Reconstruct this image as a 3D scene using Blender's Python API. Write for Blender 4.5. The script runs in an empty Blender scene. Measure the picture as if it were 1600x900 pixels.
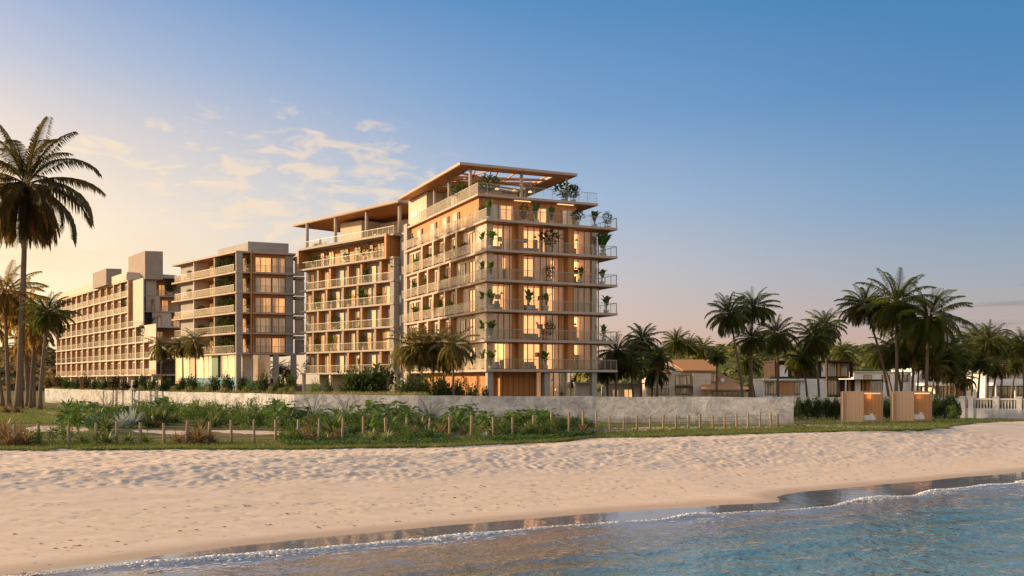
import bpy, math, random
import numpy as np
from math import radians as R, sin, cos, pi, sqrt, atan2
random.seed(7)
S = bpy.context.scene
COL = S.collection

# ------------------------------------------------------------------ camera
EYE = 3.4
HOR = 595.0
F = 1500.0
cam_d = bpy.data.cameras.new('camera')
cam = bpy.data.objects.new('camera', cam_d)
COL.objects.link(cam)
cam.location = (0, 0, EYE)
cam.rotation_euler = (R(90), 0, 0)
cam_d.sensor_width = 36
cam_d.lens = 36 * F / 1600
cam_d.shift_y = (HOR - 450) / 1600
cam_d.clip_start = 0.5
cam_d.clip_end = 9000
S.camera = cam

# ------------------------------------------------------------------ sky, sun, exposure
SUN_AZ = -78.0      # degrees from +Y towards -X
SUN_EL = 14.0
S.view_settings.view_transform = 'Standard'
S.view_settings.look = 'None'
S.view_settings.exposure = 0.68
S.view_settings.gamma = 1.0
S.view_settings.use_curve_mapping = False


def lin(c):
    c = [v / 255.0 for v in c]
    return tuple([(v / 12.92 if v <= 0.04045 else ((v + 0.055) / 1.055) ** 2.4) for v in c] + [1.0])


class NT:
    """small helper for node trees"""
    def __init__(self, tree):
        self.t = tree
        self.n = tree.nodes
        self.l = tree.links

    def new(self, typ, **kw):
        n = self.n.new(typ)
        for k, v in kw.items():
            setattr(n, k, v)
        return n

    def put(self, sock, v):
        if isinstance(v, bpy.types.NodeSocket):
            self.l.new(v, sock)
        elif v is not None:
            sock.default_value = v

    def math(self, op, a, b=None, c=None, clamp=False):
        n = self.new('ShaderNodeMath', operation=op, use_clamp=clamp)
        self.put(n.inputs[0], a)
        if b is not None:
            self.put(n.inputs[1], b)
        if c is not None:
            self.put(n.inputs[2], c)
        return n.outputs[0]

    def vmath(self, op, a, b=None):
        n = self.new('ShaderNodeVectorMath', operation=op)
        self.put(n.inputs[0], a)
        if b is not None:
            self.put(n.inputs[1], b)
        return n.outputs['Value'] if op in ('DOT_PRODUCT', 'LENGTH') else n.outputs[0]

    def mix(self, f, a, b, blend='MIX'):
        n = self.new('ShaderNodeMix', data_type='RGBA', blend_type=blend)
        self.put(n.inputs['Factor'], f)
        self.put(n.inputs[6], a)
        self.put(n.inputs[7], b)
        return n.outputs[2]

    def ramp(self, f, stops, interp='LINEAR'):
        n = self.new('ShaderNodeValToRGB')
        n.color_ramp.interpolation = interp
        e = n.color_ramp.elements
        while len(e) > 1:
            e.remove(e[-1])
        e[0].position = stops[0][0]
        e[0].color = stops[0][1]
        for p, c in stops[1:]:
            x = e.new(p)
            x.color = c
        self.put(n.inputs[0], f)
        return n.outputs[0]

    def noise(self, vec, scale, detail=4.0, rough=0.55, dist=0.0, dim='3D'):
        n = self.new('ShaderNodeTexNoise', noise_dimensions=dim)
        self.put(n.inputs['Vector'], vec)
        n.inputs['Scale'].default_value = scale
        n.inputs['Detail'].default_value = detail
        n.inputs['Roughness'].default_value = rough
        n.inputs['Distortion'].default_value = dist
        return n.outputs[0]

    def mapping(self, vec, scale=(1, 1, 1), rot=(0, 0, 0), loc=(0, 0, 0)):
        n = self.new('ShaderNodeMapping')
        self.put(n.inputs[0], vec)
        n.inputs['Location'].default_value = loc
        n.inputs['Rotation'].default_value = rot
        n.inputs['Scale'].default_value = scale
        return n.outputs[0]

    def maprange(self, v, a, b, c=0.0, d=1.0, smooth=False):
        n = self.new('ShaderNodeMapRange')
        if smooth:
            n.interpolation_type = 'SMOOTHSTEP'
        self.put(n.inputs[0], v)
        for i, x in enumerate((a, b, c, d)):
            n.inputs[i + 1].default_value = x
        return n.outputs[0]


w = bpy.data.worlds.new('World')
S.world = w
w.use_nodes = True
nt = NT(w.node_tree)
nt.n.clear()
tc = nt.new('ShaderNodeTexCoord').outputs['Generated']
sep = nt.new('ShaderNodeSeparateXYZ')
nt.l.new(tc, sep.inputs[0])
X, Y, Z = sep.outputs
hyp = nt.math('SQRT', nt.math('ADD', nt.math('MULTIPLY', X, X), nt.math('MULTIPLY', Y, Y)))
el = nt.math('DIVIDE', nt.math('MAXIMUM', Z, 0.0), nt.math('MAXIMUM', hyp, 0.001))
az = nt.math('ARCTAN2', X, Y)
e2 = nt.math('MULTIPLY', el, 1.25, clamp=True)


def sky_ramp(stops):
    return nt.ramp(e2, [(min(1.0, e * 1.25), lin(c)) for e, c in stops])


glow = sky_ramp([(0, (255, 216, 160)), (.10, (255, 232, 190)), (.2, (255, 226, 195)), (.35, (225, 210, 205)), (.6, (150, 170, 205)), (.8, (90, 130, 180))])
left = sky_ramp([(0, (255, 232, 180)), (.08, (255, 241, 200)), (.16, (253, 231, 202)), (.24, (222, 211, 206)), (.31, (176, 188, 212)), (.40, (122, 158, 205)), (.6, (95, 140, 192)), (.8, (70, 115, 170))])
cent = sky_ramp([(0, (228, 176, 142)), (.05, (224, 192, 172)), (.12, (204, 198, 202)), (.19, (172, 190, 214)), (.28, (126, 163, 206)), (.40, (86, 140, 192)), (.6, (62, 118, 176)), (.8, (50, 100, 158))])
right = sky_ramp([(0, (196, 158, 140)), (.05, (184, 166, 160)), (.10, (156, 166, 180)), (.17, (120, 155, 190)), (.28, (84, 136, 186)), (.40, (60, 122, 176)), (.6, (48, 104, 160)), (.8, (44, 92, 148))])
f1 = nt.maprange(az, -.58, .10, 0, 1, True)
f2 = nt.maprange(az, -.14, .56, 0, 1, True)
f0 = nt.maprange(az, -1.2, -.55, 0, 1, True)
c = nt.mix(f0, glow, left)
c = nt.mix(f1, c, cent)
c = nt.mix(f2, c, right)
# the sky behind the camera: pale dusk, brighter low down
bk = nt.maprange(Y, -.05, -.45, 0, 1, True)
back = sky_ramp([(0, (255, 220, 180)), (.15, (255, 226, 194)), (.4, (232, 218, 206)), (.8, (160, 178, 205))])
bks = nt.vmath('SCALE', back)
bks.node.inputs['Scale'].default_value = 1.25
c_front = c
# cirrus clouds as they hang over the middle block
def blob(ax, ex, ra, re_):
    a = nt.math('DIVIDE', nt.math('SUBTRACT', az, ax), ra)
    b = nt.math('DIVIDE', nt.math('SUBTRACT', el, ex), re_)
    d = nt.math('ADD', nt.math('MULTIPLY', a, a), nt.math('MULTIPLY', b, b))
    return nt.math('SUBTRACT', 1.0, d, clamp=True)
cmb = nt.new('ShaderNodeCombineXYZ')
nt.put(cmb.inputs[0], az); nt.put(cmb.inputs[1], nt.math('MULTIPLY', el, 2.6)); cmb.inputs[2].default_value = 3.1
cl = nt.noise(nt.mapping(cmb.outputs[0], rot=(0, 0, 0.06)), 27.0, 5.0, 0.55, 0.5)
area = nt.math('MAXIMUM', blob(-.235, .205, .20, .085), nt.math('MULTIPLY', blob(-.34, .20, .25, .05), .75))
dens = nt.maprange(nt.math('ADD', cl, nt.math('MULTIPLY', area, .17)), .565, .80, 0, 1, True)
dens = nt.math('MULTIPLY', nt.math('MULTIPLY', dens, nt.maprange(area, 0, .4, 0, 1)), .55)
c = nt.mix(dens, c, lin((255, 226, 190)))
cmb2 = nt.new('ShaderNodeCombineXYZ')
nt.put(cmb2.inputs[0], az); nt.put(cmb2.inputs[1], nt.math('MULTIPLY', el, 9.0)); cmb2.inputs[2].default_value = 8.4
cl2 = nt.noise(cmb2.outputs[0], 9.0, 4.0, 0.5)
area2 = blob(.47, .068, .12, .045)
d2 = nt.math('MULTIPLY', nt.maprange(nt.math('ADD', cl2, nt.math('MULTIPLY', area2, .16)), .60, .74, 0, 1, True), nt.math('MULTIPLY', nt.maprange(area2, 0, .4, 0, 1), .65))
c = nt.mix(d2, c, lin((146, 138, 142)))
cmb3 = nt.new('ShaderNodeCombineXYZ')
nt.put(cmb3.inputs[0], az); nt.put(cmb3.inputs[1], nt.math('MULTIPLY', el, 5.0)); cmb3.inputs[2].default_value = 1.4
cl3 = nt.noise(cmb3.outputs[0], 6.0, 4.0, 0.5)
area3 = blob(-.44, .14, .16, .08)
d3 = nt.math('MULTIPLY', nt.maprange(cl3, .50, .70, 0, 1, True), nt.math('MULTIPLY', area3, .45))
c = nt.mix(d3, c, lin((250, 212, 178)))

sky = nt.new('ShaderNodeTexSky', sky_type='NISHITA')
sky.sun_disc = False
sky.sun_elevation = R(SUN_EL)
sky.sun_rotation = R(SUN_AZ)
sky.air_density = 1.2
sky.dust_density = 2.0
ns = nt.vmath('SCALE', sky.outputs[0])
ns.node.inputs['Scale'].default_value = 0.05
# sunset glow round the sun, which stands left of the frame
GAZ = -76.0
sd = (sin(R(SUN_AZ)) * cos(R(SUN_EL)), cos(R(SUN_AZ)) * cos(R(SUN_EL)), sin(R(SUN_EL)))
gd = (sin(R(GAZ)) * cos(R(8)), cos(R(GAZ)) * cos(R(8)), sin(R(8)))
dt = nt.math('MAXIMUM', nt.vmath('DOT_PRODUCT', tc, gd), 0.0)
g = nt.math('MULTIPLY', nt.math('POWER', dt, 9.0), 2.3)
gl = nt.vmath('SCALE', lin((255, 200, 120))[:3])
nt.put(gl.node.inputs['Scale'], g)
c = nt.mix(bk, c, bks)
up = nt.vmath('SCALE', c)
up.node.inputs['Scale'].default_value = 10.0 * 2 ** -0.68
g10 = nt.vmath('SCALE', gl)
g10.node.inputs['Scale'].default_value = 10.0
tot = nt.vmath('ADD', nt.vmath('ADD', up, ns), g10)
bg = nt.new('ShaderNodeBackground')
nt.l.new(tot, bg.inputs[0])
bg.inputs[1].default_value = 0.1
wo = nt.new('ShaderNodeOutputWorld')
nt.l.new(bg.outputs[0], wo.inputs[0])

sun_d = bpy.data.lights.new('sun', 'SUN')
sun_d.energy = 5.0
sun_d.angle = R(0.6)
sun_d.color = (1.0, 0.70, 0.40)
sun = bpy.data.objects.new('sun', sun_d)
COL.objects.link(sun)
import mathutils
sun.rotation_euler = mathutils.Vector(sd).to_track_quat('Z', 'Y').to_euler()

# ------------------------------------------------------------------ materials
MATS = {}


def mat(name, build):
    m = bpy.data.materials.new(name)
    m.use_nodes = True
    t = NT(m.node_tree)
    t.n.clear()
    out = t.new('ShaderNodeOutputMaterial')
    build(t, out)
    MATS[name] = m
    return m


def bsdf(t, col, rough=.6, spec=.3, metal=0.0, normal=None, **kw):
    b = t.new('ShaderNodeBsdfPrincipled')
    t.put(b.inputs['Base Color'], col)
    t.put(b.inputs['Roughness'], rough)
    b.inputs['Specular IOR Level'].default_value = spec
    b.inputs['Metallic'].default_value = metal
    if normal is not None:
        t.l.new(normal, b.inputs['Normal'])
    for k, v in kw.items():
        t.put(b.inputs[k.replace('_', ' ')], v)
    return b.outputs[0]


def bump(t, h, strength=.4, dist=.05):
    n = t.new('ShaderNodeBump')
    n.inputs['Strength'].default_value = strength
    n.inputs['Distance'].default_value = dist
    t.put(n.inputs['Height'], h)
    return n.outputs[0]


def c4(r, g, b):
    return (r, g, b, 1.0)


def simple(name, a, b=None, scale=2.0, rough=.7, spec=.3, bmp=0.0, stretch=(1, 1, 1), metal=0.0, detail=5):
    b = b or tuple(x * .8 for x in a)

    def f(t, out):
        v = t.mapping(t.new('ShaderNodeTexCoord').outputs['Object'], scale=stretch)
        n = t.noise(v, scale, detail, .6)
        col = t.mix(t.maprange(n, .3, .7), c4(*a), c4(*b))
        nm = bump(t, n, bmp, .03) if bmp else None
        t.l.new(bsdf(t, col, rough, spec, metal, nm), out.inputs[0])
    return mat(name, f)


def thin_fresnel(t, f0):
    g_ = t.new('ShaderNodeNewGeometry')
    d_ = t.math('ABSOLUTE', t.vmath('DOT_PRODUCT', g_.outputs['Normal'], g_.outputs['Incoming']))
    return t.math('ADD', f0, t.math('MULTIPLY', t.math('POWER', t.math('SUBTRACT', 1.0, d_, clamp=True), 4.0), .85 - f0))


def world_pos(t):
    return t.new('ShaderNodeNewGeometry').outputs['Position']


simple('slab_concrete', (.42, .35, .29), (.34, .29, .245), 1.5, .8)
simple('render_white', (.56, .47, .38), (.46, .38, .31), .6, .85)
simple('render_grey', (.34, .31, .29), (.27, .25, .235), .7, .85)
simple('white_shaded', (.50, .50, .50), (.38, .39, .40), 1.2, .85)  # white paint greyed so its colour carries the balustrade's shade
simple('box_concrete', (.30, .25, .21), (.24, .20, .17), .8, .9)
simple('white_paint', (.74, .72, .68), (.64, .62, .59), 1.0, .6)
simple('rail_metal', (.33, .29, .25), (.27, .24, .21), 3, .45, .5)
simple('dark_metal', (.035, .03, .027), (.05, .045, .04), 3, .5, .4)
simple('bronze_frame', (.20, .11, .05), (.15, .085, .04), 3, .5, .4)
simple('pot', (.45, .41, .36), (.33, .30, .27), 4, .8)
simple('trunk', (.20, .15, .11), (.11, .085, .065), 3, .95, .1, .6, (1, 1, 6))
simple('woody_stem', (.09, .065, .045), (.05, .04, .03), 5, .95, .1, .4)
simple('post_wood', (.36, .26, .17), (.18, .135, .095), 5, .9, .2, .5, (3, 3, .5))
simple('rope', (.10, .085, .07), None, 5, .9)
simple('furniture', (.10, .06, .035), (.06, .04, .025), 2, .7)
simple('cushion', (.68, .66, .62), (.58, .56, .53), 3, .95)
simple('roof_tile', (.58, .29, .12), (.42, .20, .085), 4, .85, .2, .5, (1, 1, 4))
simple('stone_cream', (.72, .60, .47), (.56, .46, .36), 1.5, .9, .2, .3)
simple('car_paint', (.70, .70, .70), (.66, .66, .66), 1, .25, .6)
simple('black_glass', (.012, .014, .015), None, 1, .08, .8)
simple('bottle_green', (.03, .11, .07), (.04, .13, .10), .6, .35)
simple('foam', (.82, .82, .80), (.66, .67, .66), 6, .6, .4, .6)
simple('straw', (.26, .18, .09), (.17, .11, .06), 3, .95)


def wood(name, a, b, board=.16, rough=.6, axis='xy', spec=.25):
    def f(t, out):
        o = t.new('ShaderNodeTexCoord').outputs['Object']
        s = t.new('ShaderNodeSeparateXYZ')
        t.l.new(o, s.inputs[0])
        if axis == 'xy':      # vertical boards on any upright face
            run = t.math('ADD', s.outputs[0], t.math('MULTIPLY', s.outputs[1], .97))
            grain = t.noise(t.mapping(o, scale=(9, 9, .5)), 2.0, 4, .6)
        else:                 # boards lying flat
            run = s.outputs[1]
            grain = t.noise(t.mapping(o, scale=(.5, 9, 9)), 2.0, 4, .6)
        k = t.math('DIVIDE', run, board)
        idn = t.math('FLOOR', k)
        wn = t.new('ShaderNodeTexWhiteNoise', noise_dimensions='1D')
        t.put(wn.inputs[1], idn)
        gap = t.math('LESS_THAN', t.math('FRACT', k), .08)
        fac = t.math('ADD', t.math('MULTIPLY', wn.outputs[0], .6), t.math('MULTIPLY', t.math('SUBTRACT', grain, .3), .7), clamp=True)
        col = t.mix(fac, c4(*a), c4(*b))
        col = t.mix(t.math('MULTIPLY', gap, .7), col, c4(a[0] * .25, a[1] * .25, a[2] * .25))
        t.l.new(bsdf(t, col, rough, spec, 0, bump(t, grain, .2, .01)), out.inputs[0])
    return mat(name, f)


wood('wood_warm', (.46, .21, .070), (.30, .13, .042), .22)
wood('wood_soffit', (.56, .22, .058), (.40, .145, .038), .30, .55, 'y')
wood('wood_cabin', (.43, .30, .21), (.30, .20, .135), .19, .8)
wood('wood_lining', (.52, .27, .11), (.40, .19, .075), .19, .6)
wood('wood_dark', (.055, .028, .016), (.035, .018, .012), .25, .6)


def f(t, out):      # tall boundary wall, patchy cement render
    p = world_pos(t)
    big = t.noise(t.mapping(p, scale=(1, 1, 1.3)), .9, 6, .68, .8)
    fine = t.noise(p, 4.0, 6, .8)
    run = t.noise(t.mapping(p, scale=(2.2, 2.2, .16)), 1.2, 4, .6)
    col = t.mix(t.maprange(big, .34, .66), c4(.60, .60, .60), c4(.24, .25, .27))
    col = t.mix(t.math('MULTIPLY', t.maprange(fine, .42, .68), .55), col, c4(.20, .20, .205))
    col = t.mix(t.math('MULTIPLY', t.maprange(run, .52, .7), .30), col, c4(.62, .59, .55))
    s_ = t.new('ShaderNodeSeparateXYZ'); t.l.new(p, s_.inputs[0])
    jag = t.noise(t.mapping(p, scale=(1, 1, .4)), 1.6, 4, .7)
    damp = t.maprange(t.math('SUBTRACT', s_.outputs[2], t.math('MULTIPLY', jag, .9)), -.35, .15, 1, 0)
    col = t.mix(t.math('MULTIPLY', damp, .55), col, c4(.13, .115, .09))
    t.l.new(bsdf(t, col, .95, .15, 0, bump(t, t.math('ADD', fine, big), .9, .06)), out.inputs[0])
mat('cement_wall', f)


def f(t, out):      # glazing: mirror-like at a slant, dark but see-through head on
    tr = t.new('ShaderNodeBsdfTransparent')
    tr.inputs[0].default_value = (.80, .80, .78, 1)
    gl = t.new('ShaderNodeBsdfGlossy')
    gl.inputs['Roughness'].default_value = .03
    gl.inputs[0].default_value = (.85, .88, .9, 1)
    mx = t.new('ShaderNodeMixShader')
    t.put(mx.inputs[0], thin_fresnel(t, .11))
    t.l.new(tr.outputs[0], mx.inputs[1])
    t.l.new(gl.outputs[0], mx.inputs[2])
    t.l.new(mx.outputs[0], out.inputs[0])
mat('glass', f)


def frosted(name, opac, col):
    def f(t, out):
        tr = t.new('ShaderNodeBsdfTransparent')
        tr.inputs[0].default_value = (.93, .95, .95, 1)
        df = t.new('ShaderNodeBsdfDiffuse')
        df.inputs[0].default_value = col
        tl = t.new('ShaderNodeBsdfTranslucent')
        tl.inputs[0].default_value = col
        ms = t.new('ShaderNodeMixShader')
        ms.inputs[0].default_value = .35
        t.l.new(df.outputs[0], ms.inputs[1]); t.l.new(tl.outputs[0], ms.inputs[2])
        gl = t.new('ShaderNodeBsdfGlossy')
        gl.inputs['Roughness'].default_value = .08
        m1 = t.new('ShaderNodeMixShader')
        m1.inputs[0].default_value = opac
        t.l.new(tr.outputs[0], m1.inputs[1]); t.l.new(ms.outputs[0], m1.inputs[2])
        m2 = t.new('ShaderNodeMixShader')
        t.put(m2.inputs[0], t.math('MULTIPLY', thin_fresnel(t, .04), .28))
        t.l.new(m1.outputs[0], m2.inputs[1]); t.l.new(gl.outputs[0], m2.inputs[2])
        t.l.new(m2.outputs[0], out.inputs[0])
    mat(name, f)


frosted('rail_glass', .015, (.70, .68, .64, 1))
frosted('rail_fluted', .20, (.78, .66, .52, 1))
frosted('pool_glass', .75, (.22, .42, .52, 1))


def lit(name, col, strength, var=.6, sc=.5):
    """inner wall of a room with its lamps on"""
    def f(t, out):
        o = t.new('ShaderNodeTexCoord').outputs['Object']
        oi = t.new('ShaderNodeObjectInfo').outputs['Random']
        n = t.noise(t.vmath('ADD', t.mapping(o, scale=(2.2, 2.2, .5)), oi), sc, 3, .5)
        s = t.maprange(n, .3, .7, strength * (1 - var * .5), strength * (1 + var * .5))
        s = t.math('MULTIPLY', s, t.maprange(oi, 0, 1, .45, 1.35))
        em = t.new('ShaderNodeEmission')
        em.inputs[0].default_value = col
        t.put(em.inputs[1], s)
        df = t.new('ShaderNodeBsdfDiffuse')
        df.inputs[0].default_value = (.5, .38, .26, 1)
        ad = t.new('ShaderNodeAddShader')
        t.l.new(em.outputs[0], ad.inputs[0]); t.l.new(df.outputs[0], ad.inputs[1])
        t.l.new(ad.outputs[0], out.inputs[0])
    return mat(name, f)


lit('room_lit', (1.0, .40, .125, 1), 1.25)
lit('room_warm', (1.0, .40, .12, 1), .62)
lit('room_lit_bright', (1.0, .42, .14, 1), 2.3)
lit('room_lit_soft', (1.0, .42, .15, 1), 1.05)
lit('room_lit_far', (1.0, .52, .20, 1), .8)
lit('room_dim', (.85, .42, .19, 1), .27)
lit('room_dark', (.80, .45, .22, 1), .035)
lit('lobby_lit', (1.0, .58, .30, 1), .50, .7, .4)
lit('lamp_strip', (1.0, .60, .28, 1), 1.0, 0)


def f(t, out):      # curtain cloth, shade of soft vertical folds painted into its colour
    o = t.new('ShaderNodeTexCoord').outputs['Object']
    n = t.noise(t.mapping(o, scale=(7, 7, .15)), 1.3, 3, .5)
    col = t.mix(t.maprange(n, .35, .65), c4(.66, .58, .50), c4(.42, .36, .31))
    df = t.new('ShaderNodeBsdfDiffuse'); t.put(df.inputs[0], col)
    tl = t.new('ShaderNodeBsdfTranslucent'); t.put(tl.inputs[0], col)
    m = t.new('ShaderNodeMixShader'); m.inputs[0].default_value = .5
    t.l.new(df.outputs[0], m.inputs[1]); t.l.new(tl.outputs[0], m.inputs[2])
    t.l.new(m.outputs[0], out.inputs[0])
mat('curtain', f)


def leaf(name, a, b, tip=None, trans=.35, rough=.45, sc=1.2, spec=.25):
    def f(t, out):
        o = t.new('ShaderNodeTexCoord').outputs['Object']
        oi = t.new('ShaderNodeObjectInfo').outputs['Random']
        n = t.noise(t.vmath('ADD', o, oi), sc, 4, .65)
        col = t.mix(t.maprange(n, .32, .68), c4(*a), c4(*b))
        if tip:
            n2 = t.noise(t.vmath('ADD', o, (7.7, 7.7, 7.7)), sc * 2.3, 3, .6)
            col = t.mix(t.math('MULTIPLY', t.maprange(n2, .5, .72), .75), col, c4(*tip))
        p = bsdf(t, col, rough, spec)
        tl = t.new('ShaderNodeBsdfTranslucent')
        t.put(tl.inputs[0], t.mix(.5, col, c4(min(1, b[0] * 2.2), min(1, b[1] * 2.2), b[2]), 'MIX'))
        m = t.new('ShaderNodeMixShader'); m.inputs[0].default_value = trans
        t.l.new(p, m.inputs[1]); t.l.new(tl.outputs[0], m.inputs[2])
        t.l.new(m.outputs[0], out.inputs[0])
    return mat(name, f)


leaf('palm_leaf', (.045, .075, .018), (.12, .14, .032), (.22, .15, .05))
leaf('dead_frond', (.26, .12, .045), (.42, .21, .08), None, .4, .8)
leaf('palm_leaf_olive', (.040, .040, .018), (.12, .095, .035), (.26, .16, .06), .4)
leaf('palm_leaf_dry', (.075, .080, .026), (.18, .155, .05), (.30, .19, .07), .4)
leaf('palm_leaf_backlit', (.17, .12, .045), (.32, .21, .075), (.42, .25, .09), .5)  # backlit sunset glow of the left palms painted into the leaf colour
leaf('dry_woods', (.13, .10, .045), (.27, .19, .085), (.34, .22, .09), .3, .8, .16, .1)  # warm sunset haze put into the leaf colour of the low left rise
leaf('broad_leaf', (.026, .068, .016), (.10, .17, .035), (.24, .27, .08), .32)
leaf('bromeliad_green', (.045, .09, .025), (.13, .17, .055), (.36, .33, .17), .25)
leaf('bromeliad_silver', (.26, .32, .34), (.40, .46, .50), None, .15)
leaf('bromeliad_rust', (.10, .045, .025), (.26, .17, .09), (.46, .36, .24), .2, .5, 4.0)
leaf('shrub_leaf', (.025, .050, .016), (.060, .090, .028), (.10, .12, .04))
leaf('shrub_leaf_brown', (.06, .05, .025), (.14, .10, .045), (.20, .12, .05))
leaf('bromeliad_sunlit', (.16, .20, .07), (.34, .36, .16), (.50, .44, .26), .2)  # lighter bromeliad leaf, sunlit highlights put into the colour
leaf('hill_leaf', (.07, .10, .03), (.23, .22, .07), (.26, .20, .09), .3, .8, .16, .1)
leaf('grass_blade', (.060, .105, .025), (.13, .16, .045), (.24, .20, .09), .3, .6, .4)
leaf('grass_light', (.16, .17, .06), (.26, .24, .10), None, .3)


def f(t, out):      # beach sand: damp near the water, pale and trodden above
    p = world_pos(t)
    sh = t.new('ShaderNodeAttribute', attribute_name='shore')
    d = sh.outputs['Fac']
    big = t.noise(p, .35, 4, .6)
    fine = t.noise(p, 22.0, 5, .7)
    streak = t.noise(t.mapping(p, scale=(1, 3.2, 1), rot=(0, 0, -.60)), .8, 5, .6)
    dry = t.mix(t.maprange(big, .3, .7), c4(.80, .64, .455), c4(.71, .555, .39))
    dry = t.mix(t.math('MULTIPLY', t.maprange(fine, .35, .7), .35), dry, c4(.50, .37, .265))
    packed = t.mix(t.maprange(streak, .35, .65), c4(.82, .635, .44), c4(.73, .55, .37))
    wet = c4(.52, .38, .25)
    dn = t.math('ADD', d, t.math('MULTIPLY', t.math('SUBTRACT', streak, .5), .9))
    u = t.maprange(dn, .7, 1.9, 0, 1, True)
    col = t.mix(u, wet, packed)
    att = t.new('ShaderNodeAttribute', attribute_name='trod').outputs['Fac']
    col = t.mix(att, col, dry)
    # scraps of weed and shell along the tide lines
    sp = t.noise(t.mapping(p, scale=(1, 2.4, 1), rot=(0, 0, -.60)), 3.3, 2, .5)
    band = t.noise(t.mapping(p, scale=(.15, 1.0, 1), rot=(0, 0, -.60)), .8, 2, .5)
    spk = t.math('MULTIPLY', t.maprange(sp, .675, .70), t.maprange(band, .42, .55))
    col = t.mix(t.math('MULTIPLY', spk, .7), col, c4(.13, .07, .04))
    rg = t.maprange(d, .0, .5, .12, .85)
    nb = bump(t, t.math('ADD', t.math('MULTIPLY', fine, .6), streak), .35, .02)
    mxn = t.new('ShaderNodeMix', data_type='VECTOR')
    t.put(mxn.inputs[0], u)
    t.put(mxn.inputs[4], t.new('ShaderNodeNewGeometry').outputs['Normal']); t.put(mxn.inputs[5], nb)
    t.l.new(bsdf(t, col, rg, .5, 0, mxn.outputs[1]), out.inputs[0])
mat('sand', f)


def f(t, out):      # sea water: shallow film over sand, teal body further out
    p = world_pos(t)
    dep = t.new('ShaderNodeAttribute', attribute_name='depth').outputs['Fac']
    calm = t.maprange(dep, .02, .30, .0, 1)
    m1 = t.mapping(p, scale=(1.15, .85, 1), rot=(0, 0, -.30))
    n1 = t.noise(m1, 1.25, 3, .55, .3)
    n2 = t.noise(t.mapping(p, scale=(1.2, .9, 1), rot=(0, 0, .15)), 3.4, 2, .6, .3)
    h = t.math('ADD', t.math('MULTIPLY', n1, .7), t.math('MULTIPLY', n2, .20))
    b = t.new('ShaderNodeBump')
    t.put(b.inputs['Strength'], t.math('ADD', t.math('MULTIPLY', calm, .9), .012))
    b.inputs['Distance'].default_value = .17
    t.put(b.inputs['Height'], h)
    body = t.mix(t.maprange(dep, .25, .9), c4(.20, .16, .105), c4(.095, .215, .225))
    df = t.new('ShaderNodeBsdfDiffuse'); t.put(df.inputs[0], body); t.l.new(b.outputs[0], df.inputs['Normal'])
    tr = t.new('ShaderNodeBsdfTransparent'); tr.inputs[0].default_value = (.90, .93, .92, 1)
    under = t.new('ShaderNodeMixShader')
    t.put(under.inputs[0], t.maprange(dep, .03, .60, 0.0, .92))
    t.l.new(tr.outputs[0], under.inputs[1]); t.l.new(df.outputs[0], under.inputs[2])
    gl = t.new('ShaderNodeBsdfGlossy'); gl.inputs['Roughness'].default_value = .03
    t.l.new(b.outputs[0], gl.inputs['Normal'])
    inc = t.new('ShaderNodeNewGeometry').outputs['Incoming']
    cs_ = t.math('ABSOLUTE', t.vmath('DOT_PRODUCT', b.outputs[0], inc))
    fres = t.math('ADD', .02, t.math('MULTIPLY', t.math('POWER', t.math('SUBTRACT', 1.0, cs_, clamp=True), 4.6), .98))
    m = t.new('ShaderNodeMixShader')
    t.put(m.inputs[0], fres)
    t.l.new(under.outputs[0], m.inputs[1]); t.l.new(gl.outputs[0], m.inputs[2])
    t.l.new(m.outputs[0], out.inputs[0])
mat('sea', f)


def f(t, out):      # lawn soil and turf
    p = world_pos(t)
    big = t.noise(t.mapping(p, scale=(.35, 1, 1)), .55, 5, .65)
    fine = t.noise(p, 3.0, 6, .8)
    g = t.mix(t.maprange(fine, .3, .7), c4(.045, .075, .018), c4(.095, .11, .032))
    col = t.mix(t.maprange(big, .44, .60), g, c4(.19, .145, .07))
    col = t.mix(t.math('MULTIPLY', t.maprange(big, .66, .70), .6), col, c4(.36, .28, .20))
    t.l.new(bsdf(t, col, .95, .1, 0, bump(t, fine, .8, .08)), out.inputs[0])
mat('turf', f)


def f(t, out):
    p = world_pos(t)
    n = t.noise(p, .05, 6, .7)
    col = t.mix(t.maprange(n, .35, .65), c4(.06, .09, .026), c4(.12, .13, .04))
    t.l.new(bsdf(t, col, .95, .1), out.inputs[0])
mat('hill', f)

# ------------------------------------------------------------------ mesh helpers


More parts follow.
